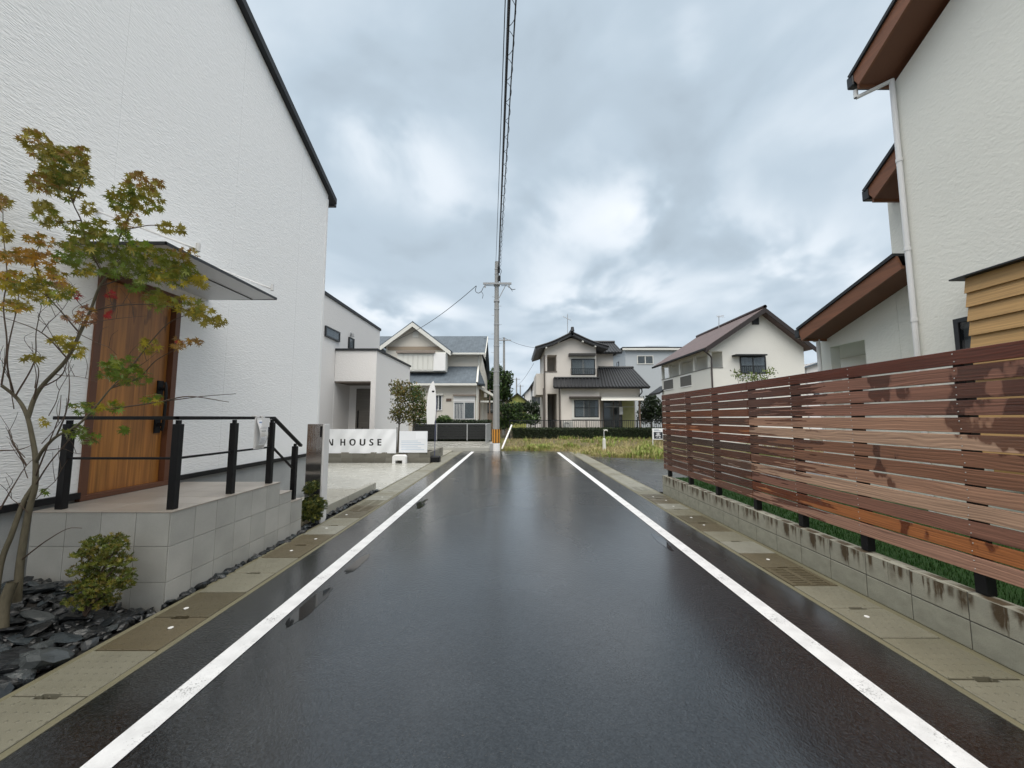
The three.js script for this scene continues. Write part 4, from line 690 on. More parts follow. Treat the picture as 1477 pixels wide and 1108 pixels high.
{ // gable house with red-brown roof behind the fence
  const h = thing('red_roof_house', 'white gabled house with red-brown roof and corner balcony beyond the fence', 'house');
  const z = -22, zb = -29.2, q = (x, y, dz = 0) => PZ(x, y, z + dz), wl = q(1023.8, 520).x, wr = q(1160, 520).x, ap = q(1095, 447), eL = q(1011, 503.5), eR = q(1167, 503), yl = q(1023.8, 497).y, yr = q(1160, 500).y;
  const b0 = q(1027.6, 507), b1 = q(1042.8, 531);         // balcony opening in the gable face
  const yb = b1.y, yt = b0.y;                              // floor of the opening and its head
  const ywall = Math.min(yl, yr);
  part('wall', [E(b1.x, wr, -.1, ywall, zb, z), E(wl, b1.x, -.1, yb - .9, zb, z), E(wl, b1.x, yt, ywall, zb, z), E(wl + 1.2, b1.x + .01, yb - .9, yt, zb, z - 1.3)], M.wallGable, h);
  part('gable', prism([V(wl, ywall, z), V(wr, ywall, z), V(wr, yr, z), V(ap.x, ap.y - .18, z), V(wl, yl, z)], V(0, 0, zb - z)), M.wallGable, h);
  part('parapet', [E(wl, b1.x, yb - .9, yb, z - .12, z), E(wl, wl + .12, yb - .9, yb, zb, z - .125)], M.wallGable, h);
  part('parapet_cap', [E(wl - .03, b1.x, yb, yb + .05, z - .14, z + .03), E(wl - .03, wl + .14, yb, yb + .05, zb, z - .145)], mat([.2, .2, .19], .6), h);
  for (const t of [.02, .27, .56, .8, .985]) { const zz = mix(z, zb, t); part('balcony_post', E(wl, wl + .16, yb + .05, yt, zz - .13, zz + .07), M.wallGable, h); }
  for (const [t0, t1] of [[.33, .55], [.72, .95]]) part('grey_inset', [E(wl - .02, wl + .002, yb - .78, yb - .12, mix(z, zb, t0), mix(z, zb, t1))], mat([.12, .12, .115], .7), h);
  for (const [t0, t1] of [[.33, .55], [.72, .95]]) part('inset_frame', [E(wl - .035, wl + .002, yb - .84, yb - .78, mix(z, zb, t0), mix(z, zb, t1)), E(wl - .035, wl + .002, yb - .12, yb - .06, mix(z, zb, t0), mix(z, zb, t1))], M.white, h);
  for (const [zz, w] of [[z - 2.6, 1.6], [z - 5.3, 1.7]]) win(h, V(wl + 1.2, yb + .1, zz), -Math.PI / 2, w, 1.7, { curtains: [[-.4, .1, M.curtainDim]] });
  const roof = (e, other) => { const m = quadRoof(h, 'roof', V(e.x, e.y, z + .5), V(ap.x, ap.y, z + .5), V(ap.x, ap.y, zb - .4), V(e.x, e.y, zb - .4), .16, M.roofRed);
    part('bargeboard', prism([V(e.x, e.y - .02, z + .5), V(ap.x, ap.y - .02 + other, z + .5), V(ap.x, ap.y - .30 + other, z + .5), V(e.x, e.y - .30, z + .5)], V(0, 0, .05 + other)), mat([.02, .014, .014], .6), m); return m; };
  const rl = roof(eL, 0); roof(eR, .004);
  part('eave_gutter', E(eL.x - .12, eL.x - .01, eL.y - .16, eL.y - .04, zb - .4, z + .5, .02), M.roofEdge, rl);
  part('ridge_cap', tube([V(ap.x, ap.y + .04, z + .55), V(ap.x, ap.y + .04, zb - .4)], .11, .11, 8, 2), mat([.06, .04, .04], .5), rl);
  part('downpipe', [tube([V(eL.x - .05, eL.y - .14, z + .35), V(eL.x + .2, eL.y - .24, z + .2), V(wl + .06, eL.y - .5, z + .06), V(wl + .06, eL.y - .8, z + .06)], .045), cyl(wl + .06, 0, eL.y - .78, z + .06, .045)], mat([.05, .04, .04], .5), h);
  part('gable_vent', boxZ(1085.7, 457, 1094.6, 468, z + .05, .046), M.roofEdge, h);
  winZ(h, 1068, 514, 1103.5, 539, z, { mullions: [0], curtains: [[-.46, .46, M.curtain]] }); hood(h, 1062, 510.7, 1107, 512.7, z, M.roofEdge, .45); rail(h, 1068, 1104, 528, 538.5, z + .22, 12);
  part('window_sill', boxZ(1066, 540, 1106, 545, z + .05, .046), M.white, h);
  { const a = q(1037, 475, -4), b = q(1037, 456, -4), gs = [tube([a, b], .022), tube([b.clone().add(V(-.15, -.05, 0)), b.clone().add(V(.35, .03, 0))], .016)]; for (let i = 0; i < 5; i++) gs.push(tube([b.clone().add(V(-.1 + i * .1, -.14, .1)), b.clone().add(V(-.1 + i * .1, .1, -.1))], .01)); part('antenna', gs, M.grey, h); }
  { const a = PZ(968, 554, -28.9), b = PZ(951, 566, -28.9); part('entry_roof', prism([a, b, b.clone().add(V(0, -.14, 0)), a.clone().add(V(0, -.14, 0))], V(0, 0, -2.2)), M.roofTile, h); }
  settle(h);
}
// small houses glimpsed between the others
function cottage(label, x0, x1, yTop, yEave, z, wallM, roofM, depth = 6) {
  const h = thing('cottage', label, 'house', 'houses glimpsed far behind'), a = PZ(x0, yEave, z), b = PZ(x1, yEave, z), t = PZ((x0 + x1) / 2, yTop, z), o = .5;
  part('wall', E(a.x, b.x, -.1, a.y, z - depth, z), wallM, h);
  part('gable', prism([V(a.x, a.y, z), V(b.x, a.y, z), V(t.x, t.y, z)], V(0, 0, -depth)), wallM, h);
  const k = (t.y - a.y) / (t.x - a.x);
  quadRoof(h, 'roof', V(a.x - o, a.y - o * k, z + .4), V(t.x, t.y, z + .4), V(t.x, t.y, z - depth), V(a.x - o, a.y - o * k, z - depth), .14, roofM); quadRoof(h, 'roof', V(t.x, t.y, z + .4), V(b.x + o, a.y - o * k, z + .4), V(b.x + o, a.y - o * k, z - depth), V(t.x, t.y, z - depth), .14, roofM);
  win(h, V(mix(a.x, b.x, .45), a.y * .62, z), 0, 1.3, 1.0, { t: .08 }); settle(h); return h;
}
cottage('small yellow-green gabled house past the utility pole', 733, 759, 567, 577, -52, M.wallGreen, M.roofTile);
cottage('pale house with grey roof past the yellow-green house', 757, 776, 556, 566, -60, M.wallWhite, M.slate);
cottage('narrow white house with dark eave beside the tiled house', 768.5, 782, 541, 551, -48, M.wallWhite, M.roofTile);
cottage('brown boarded house behind the leafy tree', 694, 731, 556, 566, -40, mat([.22, .17, .13], .8), M.roofTile);
cottage('pale house seen in gap beside the red-brown roof', 1163, 1200, 522, 528, -40, M.wallWhite, M.slate);

// ================================================================ utility poles and cables
{
  const p = thing('utility_pole', 'grey concrete utility pole with yellow-black guard at end of road', 'utility pole');
  const x = -.835, z = -19.2, H = 9.62;
  part('shaft', cyl(x, -.1, H, z, .175, .098, 20), M.poleConcrete, p);
  part('guard', cyl(x, .38, 1.05, z, .187, .184, 20), mat([.07, .05, .02], .6), p);
  for (let i = 0; i < 9; i++) { const a = i / 9 * Math.PI * 2 + .3, g = E(-.036, .036, .385, 1.045, .184, .190); g.rotateY(a); g.translate(x, 0, z); part('guard_stripe', g, mat([.62, .27, .035], .55), p); }
  part('collar', cyl(x, -.02, .36, z, .20, .19, 20), M.white, p);
  part('crossarm', [E(-1.52, -.08, 8.37, 8.46, z + .11, z + .19), E(x - .16, x + .16, 8.35, 8.48, z - .12, z + .1)], M.grey, p);
  part('arm_brace', [tube([V(-.35, 8.37, z + .15), V(x + .06, 7.55, z + .1)], .02), E(x - .14, x + .14, 7.5, 7.58, z - .13, z + .13)], M.grey, p);
  for (const y of [7.1, 6.3, 5.2, 3.9, 3.2, 8.95, 9.2]) part('band', cyl(x, y, y + .055, z, mix(.178, .10, y / H) + .012, mix(.178, .10, y / H) + .012, 16), M.grey, p);
  for (let i = 0; i < 13; i++) { const y = 2.0 + i * .48, s = i % 2 ? 1 : -1, r = mix(.175, .098, y / H); part('step_bolt', tube([V(x + s * r * .9, y, z), V(x + s * (r + .13), y + .01, z)], .009), M.grey, p); }
  part('cable_clamp', [E(x + .06, x + .17, 9.0, 9.35, z + .02, z + .16, .03), E(x + .08, x + .2, 8.55, 8.85, z + .05, z + .16, .03), tube([V(x + .1, 9.3, z + .1), V(x + .24, 9.1, z + .12), V(x + .16, 8.8, z + .12), V(x + .2, 8.5, z + .1)], .014)], M.black, p);
  part('insulator', [cyl(-1.42, 8.2, 8.37, z + .15, .035), cyl(-.2, 8.2, 8.37, z + .15, .035)], M.grey, p);
  part('hanging_lead', [tube([V(-1.0, 8.3, z + .15), V(-1.45, 8.28, z + .15), V(-1.6, 8.0, z + .2), V(-1.75, 7.9, z + .2), V(-1.9, 8.0, z + .2), V(-1.86, 8.28, z + .2)], .016), tube([V(-.6, 8.3, z + .15), V(-.25, 8.28, z + .15), V(-.05, 8.1, z + .18), V(.12, 8.1, z + .2)], .016), tube([V(-1.62, 7.98, z + .2), V(-1.52, 7.85, z + .2), V(-1.55, 7.62, z + .2)], .012), tube([V(-.2, 8.25, z + .15), V(-.02, 8.0, z + .17)], .012)], M.cable, p);
  settle(p);
  const g = thing('guy_guard', 'slanting white tube of a guy wire beside utility pole', 'guy wire');
  const a = PZ(723.5, 637, -19.6), b = PZ(738, 613.5, -21.2); part('tube', tube([V(a.x, .02, -19.5), b], .045, .045, 10), M.white, g); settle(g);
  // poles farther off
  const far = (label, px, py, z, r) => { const o = thing('utility_pole', label, 'utility pole'), t = PZ(px, py, z); part('shaft', cyl(t.x, -.1, t.y, z, r, r * .6, 10), M.poleConcrete, o); part('crossarm', E(t.x - .7, t.x + .7, t.y - .35, t.y - .25, z + .1, z + .2), M.grey, o); settle(o); return t; };
  const t2 = far('thin dark utility pole behind leafy tree', 727, 487, -38, .17);
  far('distant grey utility pole above yellow-green house, taller of two', 745, 545, -75, .2); far('distant grey utility pole above yellow-green house, shorter of two', 750.5, 555, -80, .2);
  // cables
  const cable = (label, pts, r, extra) => { const o = thing('cable', label, 'cable'); part('line', tube(pts, r, r, 6, 60), M.cable, o); if (extra) extra(o); settle(o); };
  const span = (a, b, sag, n = 24) => { const out = []; for (let i = 0; i <= n; i++) { const t = i / n, p = a.clone().lerp(b, t); p.y -= 4 * sag * t * (1 - t); out.push(p); } return out; };
  // main bundle above the road: at the top of the picture it passes almost overhead
  const A = V(x + .1, 9.25, z + .1), B = V(1.08, 9.1, 17);
  const main = span(A, B, .95, 60);
  cable('thick black telephone cable wrapped by a spiral hanger above the road', main, .022, o => {
    const c = new THREE.CatmullRomCurve3(main), pts = [], n = 1500; for (let i = 0; i <= n; i++) { const t = i / n * .75, p = c.getPoint(t), w = t * 36 / .55 * Math.PI * 2; pts.push(p.add(V(.045 + .075 * Math.cos(w), .05 + .075 * Math.sin(w), 0))); }
    part('spiral_hanger', tube(pts, .0055, .0055, 4, n), M.cable, o);
    part('messenger_wire', tube(main.map(p => p.clone().add(V(-.02, .13, 0))), .007, .007, 5, 60), M.cable, o);
  });
  cable('thin steel wire right of the spiral-wrapped cable', span(V(x + .12, 9.0, z + .1), V(1.31, 9.25, 17), 1.0), .013);
  cable('thin pale wire left of the spiral-wrapped cable', span(V(x - .05, 9.55, z), V(1.17, 9.3, 17), .9), .009);
  const w0 = V(-1.88, 8.27, z + .2), w1 = PZ(566, 492, -26.4); cable('service wire from utility pole to the beige gable', span(w0, w1, .35), .016);
  cable('wire between the thin dark pole and the beige slate roof', span(t2, PZ(698, 488, -29), .1), .016);
  cable('drooping wire from thin dark pole towards the tiled house', span(t2, PZ(800, 500, -39), .5), .016);
  cable('low slanting wire to the eave of the tiled house', span(PZ(745, 556, -75), PZ(770, 524, -38), .4), .018);
}
{ // standpipe and plot sign
  const s = thing('standpipe', 'white garden standpipe with tap in the weedy plot', 'tap');
  const c = G(871, 650), z = c.z, x = PZ(871.5, 640, z).x;
  part('post', [cyl(x, -.03, .55, z, .085, .075), new THREE.SphereGeometry(.08, 10, 6).scale(1, .6, 1).translate(x, .55, z).toNonIndexed()], M.offwhite, s);
  part('pipe', tube([V(x, .5, z), V(x, .95, z), V(x, .97, z)], .03), M.grey, s); part('tap', [tube([V(x, .95, z), V(x + .1, 1.0, z + .05), V(x + .17, .95, z + .06)], .022), E(x - .03, x + .17, 1.0, 1.03, z - .02, z + .02)], M.offwhite, s); settle(s);
  const g = thing('plot_sign', 'white for-sale sign with dark square on a post in the weeds', 'sign');
  const sz = -22.5, a = PZ(941.5, 618, sz), b = PZ(957, 634, sz), cv = document.createElement('canvas'); cv.width = 128; cv.height = 128; const k = cv.getContext('2d');
  k.fillStyle = '#e8ebee'; k.fillRect(0, 0, 128, 128); k.fillStyle = '#8f9aa8'; k.fillRect(14, 14, 60, 8); k.fillRect(14, 26, 84, 6); k.fillStyle = '#20242e'; k.fillRect(10, 42, 108, 78); k.strokeStyle = '#eef0f4'; k.lineWidth = 6; k.beginPath();
  for (const [x0, y0, x1, y1] of [[38, 56, 90, 56], [64, 46, 64, 70], [44, 70, 84, 70], [36, 80, 92, 80], [36, 80, 36, 92], [92, 80, 92, 92], [54, 84, 46, 112], [74, 84, 74, 108], [74, 108, 92, 108]]) { k.moveTo(x0, y0); k.lineTo(x1, y1); } k.stroke();
  const t = new THREE.CanvasTexture(cv); t.colorSpace = THREE.SRGBColorSpace;
  part('board', new THREE.BoxGeometry(b.x - a.x, a.y - b.y, .03).translate((a.x + b.x) / 2, (a.y + b.y) / 2, sz), new THREE.MeshPhysicalMaterial({ map: t, roughness: .5 }), g);
  part('post', [E(a.x - .035, a.x - .005, -.05, a.y, sz - .02, sz + .02), E(b.x + .005, b.x + .035, -.05, a.y, sz - .02, sz + .02)], M.white, g); settle(g);
  const m = structure('road_cover', E(-.35, .62, -.03, .0045, -17.12, -16.86), M.lot);
}

// ================================================================ plants
const leafQuad = (w, l) => { const g = new THREE.BufferGeometry(); g.setAttribute('position', new THREE.Float32BufferAttribute([0, 0, 0, w, l * .5, .15 * l, 0, l, 0, 0, 0, 0, 0, l, 0, -w, l * .5, .15 * l], 3)); g.computeVertexNormals(); return g; };
const leafM = c => mat(c, .55, { transmission: .0 });
function leaves(name, n, place, g, m, cols, seed) {        // many small leaves as one crown
  const r = rng(seed), im = new THREE.InstancedMesh(g, m, n), o = new THREE.Object3D(), c = new THREE.Color();
  for (let i = 0; i < n; i++) { const [x, y, z, s, tilt] = place(r, i); o.position.set(x, y, z); o.rotation.set((r() - .5) * (tilt ?? 3), r() * 6.3, (r() - .5) * (tilt ?? 3)); o.scale.setScalar(s * (.7 + r() * .6)); o.updateMatrix(); im.setMatrixAt(i, o.matrix); const k = cols[Math.floor(r() * cols.length)], v = .75 + r() * .5; im.setColorAt(i, c.setRGB(k[0] * v, k[1] * v, k[2] * v)); }
  im.name = name; shade(im); return im;
}
const clumps = (list) => (r) => { // a point in one of the ellipsoids, denser near their skins
  let t = r() * list.reduce((a, b) => a + b[6], 0), k = 0; while (t > list[k][6] && k < list.length - 1) t -= list[k++][6];
  const [x, y, z, rx, ry, rz] = list[k], d = V(r() - .5, r() - .5, r() - .5).normalize().multiplyScalar(Math.pow(r(), .45)); return [x + d.x * rx, y + d.y * ry, z + d.z * rz];
};
const ell = (px, py, z, rx, ry, rz) => { const c = PZ(px, py, z), k = -z / F; return [c.x, c.y, c.z, rx * k, ry * k, rz ?? Math.max(rx, ry) * k, rx * ry]; };
const whiteM = mat([1, 1, 1], .6);
function tree(name, label, category, z, list, n, leaf, cols, trunk, seed, group) {
  const t = thing(name, label, category, group), cl = list.map(a => ell(a[0], a[1], z + (a[4] ?? 0), a[2], a[3])), at = clumps(cl);
  const base = trunk.base, r = rng(seed + 1);
  const mid = V(mix(base.x, cl[0][0], .4), mix(base.y, cl[0][1], .55), mix(base.z, cl[0][2], .4));
  part('trunk', tube([base, mid, V(cl[0][0], cl[0][1], cl[0][2])], trunk.r, trunk.r * .35, 8), trunk.m ?? M.trunkFar, t);
  for (const c of cl.slice(1)) part('limb', tube([mid, V(mix(mid.x, c[0], .5), mix(mid.y, c[1], .4), mix(mid.z, c[2], .5)), V(c[0], c[1], c[2])], trunk.r * .5, trunk.r * .12, 6), trunk.m ?? M.trunkFar, t);
  const im = leaves('crown', n, rr => [...at(rr), leaf], leafQuad(.28, 1), whiteM, cols, seed); im.userData.kind = 'stuff'; t.add(im); settle(t); return t;
}
const olive = [[.115, .10, .018], [.09, .095, .016], [.16, .11, .022], [.07, .085, .015]], green = [[.045, .09, .02], [.06, .12, .025], [.03, .065, .016], [.085, .14, .03]], deepG = [[.018, .035, .012], [.025, .05, .014], [.012, .024, .01]];
tree('maple_tree', 'slender olive maple before the entrance box, taller of two', 'tree', -14.7, [[578, 580, 14, 26], [572, 560, 12, 14], [570, 600, 10, 12], [583, 565, 10, 18], [588, 600, 12, 16]], 1500, .10, olive, { base: V(PZ(574, 640, -14.7).x, .3, -14.7), r: .04 }, 301, 'maples behind the banner');
tree('maple_tree', 'bushy green-brown maple beside the feather flag', 'tree', -15.0, [[600, 585, 14, 22], [608, 600, 12, 16], [596, 565, 10, 14], [605, 570, 10, 14], [612, 588, 8, 12]], 1500, .10, [...olive, ...green], { base: V(PZ(594, 640, -15).x, .3, -15), r: .045 }, 303, 'maples behind the banner');
tree('broadleaf_tree', 'dense green tree behind the concrete utility pole', 'tree', -36, [[722, 555, 16, 20], [708, 550, 12, 16], [732, 548, 9, 13], [714, 572, 16, 12], [730, 570, 10, 12], [702, 560, 8, 10], [718, 536, 9, 9]], 3400, .30, [...green, ...deepG], { base: V(PZ(718, 620, -36).x, 0, -36), r: .16 }, 305);
tree('dark_tree', 'dark round evergreen beside the tiled house', 'tree', -36, [[938, 590, 16, 20], [930, 600, 12, 14], [950, 596, 14, 18], [940, 578, 9, 10]], 3000, .22, deepG, { base: V(PZ(940, 625, -36).x, 0, -36), r: .12 }, 307);
tree('garden_shrub', 'leafy shrub mass between pole and the tiled house', 'shrub', -33.5, [[735, 600, 16, 14], [725, 612, 14, 10], [750, 604, 18, 10], [768, 606, 14, 8], [745, 588, 12, 8], [728, 590, 10, 10]], 3600, .22, [...green, ...deepG], { base: V(PZ(740, 622, -33.5).x, 0, -33.5), r: .06 }, 309);
tree('garden_shrub', 'low dark hedge shrub below the yellow-green house', 'shrub', -44, [[765, 588, 16, 9], [775, 596, 12, 8], [752, 590, 12, 8]], 1800, .25, deepG, { base: V(PZ(765, 612, -44).x, 0, -44), r: .06 }, 311);
tree('young_tree', 'pale young tree top showing above the slatted fence', 'tree', -12, [[1085, 545, 18, 8], [1062, 540, 8, 7], [1110, 538, 10, 8], [1100, 552, 14, 6]], 260, .085, [[.14, .18, .04], [.10, .14, .03]], { base: V(PZ(1086, 660, -12).x, -.05, -12), r: .03, m: M.twig }, 313);
tree('garden_shrub', 'small green shrub inside the black panel fence', 'shrub', -25, [[640, 605, 9, 6], [634, 608, 6, 5], [647, 607, 6, 4]], 700, .13, green, { base: V(PZ(640, 640, -25).x, 0, -25), r: .03 }, 315);
function hedge(label, x0, x1, yTop, z, d, n, cols, seed) {
  const t = thing('hedge', label, 'hedge'), a = PZ(x0, yTop, z), b = PZ(x1, yTop, z), H = a.y;
  part('shade_core', E(a.x + .1, b.x - .1, 0, H - .12, z - d + .1, z - .12), mat([.012, .018, .008], .9), t);  // solid near-black filler: the shade inside the foliage put into its colour
  const im = leaves('foliage', n, r => { const q = r(), x = mix(a.x, b.x, r()); return q < .4 ? [x, H - .08 + (r() - .5) * .12, z - r() * d, .11] : [x, r() * H * .97, z - .08 + (r() - .5) * .14, .11]; }, leafQuad(.3, 1), whiteM, cols, seed); im.userData.kind = 'stuff'; t.add(im); settle(t);
}
hedge('long clipped dark green hedge at the back of weedy plot', 738, 1010, 617.5, -30, 1.0, 9000, [...deepG, [.035, .05, .012]], 321);
hedge('dark clipped hedge behind the black panel fence', 596, 709, 606.5, -24.6, .6, 3500, deepG, 323);
{ // weedy plot at the end of the road
  const soilM = mat([.115, .095, .05], .95, { map: mottle });
  structure('field', flat([[-.95, -18.92], [.4, -18.87], [2.6, -18.57], [2.65, -18.2], [3.17, -16.12], [5.6, -15.12], [30, -13.62], [30, -29.8], [-.95, -29.8]], -.012), soilM);
  const tuft = (() => { const r = rng(4), gs = []; for (let i = 0; i < 7; i++) { const a = r() * 6.3, h = .6 + r() * .5, l = .15 + r() * .5, g = new THREE.BufferGeometry(), c = Math.cos(a), s = Math.sin(a), w = .035; g.setAttribute('position', new THREE.Float32BufferAttribute([-s * w, 0, c * w, s * w, 0, -c * w, c * l * .4, h * .7, s * l * .4, c * l * .4 - s * w * .6, h * .6, s * l * .4 + c * w * .6, c * l * .4 + s * w * .6, h * .6, s * l * .4 - c * w * .6, c * l, h, s * l], 3)); g.computeVertexNormals(); gs.push(g); } return mergeGeometries(gs); })();
  const r = rng(17), n = 15000, im = new THREE.InstancedMesh(tuft, whiteM, n), o = new THREE.Object3D(), c = new THREE.Color(); let i = 0;
  while (i < n) {
    const near = r() < .5, x = -1 + r() * (near ? 12 : 20), z = near ? -15.2 - r() * 6 : -15.2 - r() * 14.4;
    if (x < .4 && z > -19.05 || x < 3.3 && z > -18.95 + Math.max(0, x - .4) * .13 && !(x > 2.7 && z < -17.2) || x >= 3.3 && z > -16.2 + (x - 3.2) * .42 && x < 5.6 || x >= 5.6 && z > -15.25 + (x - 5.6) * .06 || x < -.6 && z > -19.6) continue;
    const p = fbm(x / 40 + .5, z / 40 + .5, 40, 40, 3, 71), s = .09 + .13 * r() * r() + .16 * sm(.58, .75, p);
    o.position.set(x, -.02, z); o.rotation.set((r() - .5) * .3, r() * 6.3, (r() - .5) * .3); o.scale.set(s * 1.3, s, s * 1.3); o.updateMatrix(); im.setMatrixAt(i, o.matrix);
    const q = r() * .45 + p * .82, k = q < .66 ? [.36, .30, .14] : q < .78 ? [.29, .26, .085] : q < .9 ? [.22, .25, .05] : [.19, .30, .035], v = .75 + r() * .5; im.setColorAt(i++, c.setRGB(k[0] * v, k[1] * v, k[2] * v));
  }
  im.name = 'weeds'; shade(im); im.userData = { kind: 'stuff', label: 'straw and green weeds covering the empty plot', category: 'weeds' }; scene.add(im);
}
// ---- small shrubs beside the porch
const fine = (() => { const gs = []; for (let i = 0; i < 5; i++) { const g = leafQuad(.13, .9).rotateX(-.35).rotateZ((i - 2) * .62); gs.push(g); } return mergeGeometries(gs); })();
function bush(label, z, list, n, size, cols, base, seed) {
  const t = thing('dwarf_maple', label, 'shrub'), cl = list.map(a => { const e = ell(a[0], a[1], z + (a[4] ?? 0), a[2], a[3]); e[5] = e[3]; return e; }), at = clumps(cl), r = rng(seed);
  for (const c of cl) part('stem', tube([base, V(mix(base.x, c[0], .4), mix(base.y, c[1], .55), mix(base.z, c[2], .5)), V(c[0], c[1], c[2])], .008, .003, 5), M.twig, t);
  const im = leaves('crown', n, rr => [...at(rr), size, 1.5], fine, whiteM, cols, seed); im.userData.kind = 'stuff'; t.add(im); settle(t);
}
bush('rounded yellow-green dwarf maple on dark stones before the porch', -3.12, [[150, 782, 26, 9, -.03], [168, 790, 16, 8, .04], [128, 798, 18, 7, .06], [150, 806, 28, 9, 0], [172, 812, 16, 6, .04], [122, 822, 20, 7, .05], [148, 830, 26, 8, -.02], [178, 838, 16, 6, .05], [130, 845, 26, 8, .06], [160, 850, 24, 7, .02], [115, 865, 18, 6, .05], [145, 868, 24, 7, .0], [185, 826, 8, 4, .03]], 1250, .030, [[.12, .13, .012], [.09, .115, .012], [.15, .15, .015], [.065, .09, .01], [.17, .135, .02]], V(-3.32, .06, -3.12), 401);
bush('dark low shrub with small leaves at foot of the steel post', -5.95, [[450, 702, 10, 8], [445, 708, 8, 7, .06], [452, 728, 16, 12], [444, 734, 10, 12, .08], [462, 730, 9, 9], [450, 745, 14, 8]], 1100, .04, [[.09, .11, .014], [.05, .075, .012], [.13, .13, .018], [.03, .05, .01]], V(PZ(450, 757, -5.95).x, 0, -5.95), 403);

// ---- the maple at the left edge: stems, twigs, leaves
{
  const t = thing('maple_tree', 'airy garden maple turning orange beside the timber door', 'tree');
  const r = rng(555), Z = -2.95, P = (x, y, dz = 0) => PZ(x, y, Z + dz);
  const stem = (pts, r0, r1, m = M.bark, name = 'stem') => part(name, tube(pts.map(p => P(...p)), r0, r1, 8, pts.length * 6), m, t);
  const baseP = P(20, 850); 
  stem([[24, 868, 0], [30, 805], [43, 730], [50, 703], [51, 662], [48, 640], [37, 595], [22, 572], [2, 556, .06]], .025, .010, M.bark, 'trunk');
  stem([[-8, 872, .08], [3, 806, .06], [16, 773, .05], [35, 722, .02], [49, 700]], .018, .014);
  stem([[2, 915, .12], [6, 870, .1], [18, 840, .08]], .034, .03);
  stem([[40, 603], [49, 576, -.02], [58, 560, -.03], [97, 517, -.05], [115, 481, -.08], [130, 449, -.1], [144, 413, -.1], [162, 387, -.1], [168, 360, -.1], [175, 335, -.08], [192, 300, -.05]], .015, .004);
  stem([[51, 668], [62, 649, .03], [81, 630, .05], [108, 616, .06], [130, 596, .06], [160, 560, .05], [185, 535, .05]], .012, .003);
  const twig = (pts, a = .006, b = .002) => part('twig', tube(pts.map(p => P(...p)), a, b, 5, pts.length * 4), M.twig, t);
  for (const q of [
    [[115, 481, -.08], [70, 430], [45, 410, .05], [20, 395, .1]], [[97, 517, -.05], [60, 480, .05], [0, 456, .12]], [[144, 413, -.1], [200, 395, -.05], [240, 390]], [[130, 449, -.1], [180, 440], [230, 440, .05], [285, 450, .05]],
    [[150, 400, -.1], [125, 350], [117, 318], [105, 293, .05], [95, 255, .05], [70, 220, .05], [40, 200, .05]], [[117, 318], [85, 320, .08], [70, 312, .1]], [[105, 293, .05], [120, 250, .02], [110, 215]], [[185, 318, -.06], [180, 330], [215, 325], [245, 327, .05]],
    [[22, 572, .02], [50, 520], [52, 480], [60, 440, .05]], [[49, 576], [55, 530, .05], [45, 518, .06]], [[58, 560], [90, 540, .05], [100, 505, .06]], [[108, 616, .06], [130, 618, .08], [118, 625, .08]], [[81, 630, .05], [95, 595, .1], [100, 560, .1], [98, 520, .1]],
    [[160, 560, .05], [200, 545], [225, 520], [262, 500]], [[185, 535, .05], [220, 490], [245, 465], [280, 450]], [[51, 700], [70, 670, .06], [95, 640, .08], [122, 612, .1]], [[50, 690], [70, 640, .08], [85, 600, .1], [88, 570, .1]], [[0, 735, .1], [20, 700, .08], [38, 672, .05], [50, 660]],
    [[30, 808], [70, 778, .08], [100, 762, .1], [118, 762, .1]], [[160, 590, .05], [230, 580], [290, 572], [340, 568]], [[230, 580], [270, 572], [330, 580]], [[2, 556, .06], [10, 500, .1], [5, 440, .1], [10, 400, .1], [5, 340, .1], [4, 300, .1]], [[20, 570], [10, 520, .1], [25, 440, .1], [30, 400, .1]], [[70, 430], [50, 380, .08], [60, 345, .08]], [[0, 650, .1], [30, 648, .05], [50, 640]], [[38, 672, .05], [20, 640, .1], [12, 620, .1]],
  ]) twig(q);
  { const rr = rng(909); // fine bare twigs between the sprays
    for (const [x, y, dx, dy] of [[40, 690, -30, -60], [36, 660, -30, -50], [60, 640, 40, -70], [97, 517, -40, -60], [97, 517, 30, -70], [70, 600, 30, -80], [20, 590, -10, -80], [130, 449, 60, -20], [130, 449, -40, -40], [110, 480, 60, 30], [160, 560, 60, -50], [50, 560, 0, -70], [80, 540, 50, 10], [62, 650, 60, 10], [52, 720, 50, -60], [40, 740, -40, -50], [120, 470, 90, -15], [60, 480, 50, -50], [150, 400, 40, -60], [150, 400, -30, -50]]) {
      const pts = [[x, y, .02]]; let cx = x, cy = y; for (let i = 1; i <= 4; i++) { cx += dx / 4 + (rr() - .5) * 9; cy += dy / 4 + (rr() - .5) * 9; pts.push([cx, cy, .02 + i * .03 * (rr() - .3)]); } twig(pts, .0032, .0012);
      for (const k of [2, 3]) { const q = pts[k]; twig([q, [q[0] + (rr() - .5) * 26, q[1] - 10 - rr() * 14, q[2] + .03], [q[0] + (rr() - .5) * 40, q[1] - 22 - rr() * 20, q[2] + .06]], .002, .001); }
    } }
  // maple leaf: seven pointed lobes, slightly cupped
  const leafGeo = (fold) => { const tips = [[-2.25, .55], [-1.45, .80], [-.72, .95], [0, 1], [.72, .95], [1.45, .80], [2.25, .55]], pos = [], pts = []; pts.push([0, -.02]); tips.forEach(([a, l], i) => { pts.push([Math.sin(a) * l, Math.cos(a) * l]); if (i < 6) { const b = (a + tips[i + 1][0]) / 2; pts.push([Math.sin(b) * .36, Math.cos(b) * .36]); } });
    const c = [0, .12], zf = p => -fold * Math.hypot(p[0], p[1]) ** 2 + .05 * Math.abs(p[0]); for (let i = 0; i < pts.length; i++) { const a = pts[i], b = pts[(i + 1) % pts.length]; pos.push(c[0], c[1], 0, b[0], b[1], zf(b), a[0], a[1], zf(a)); }
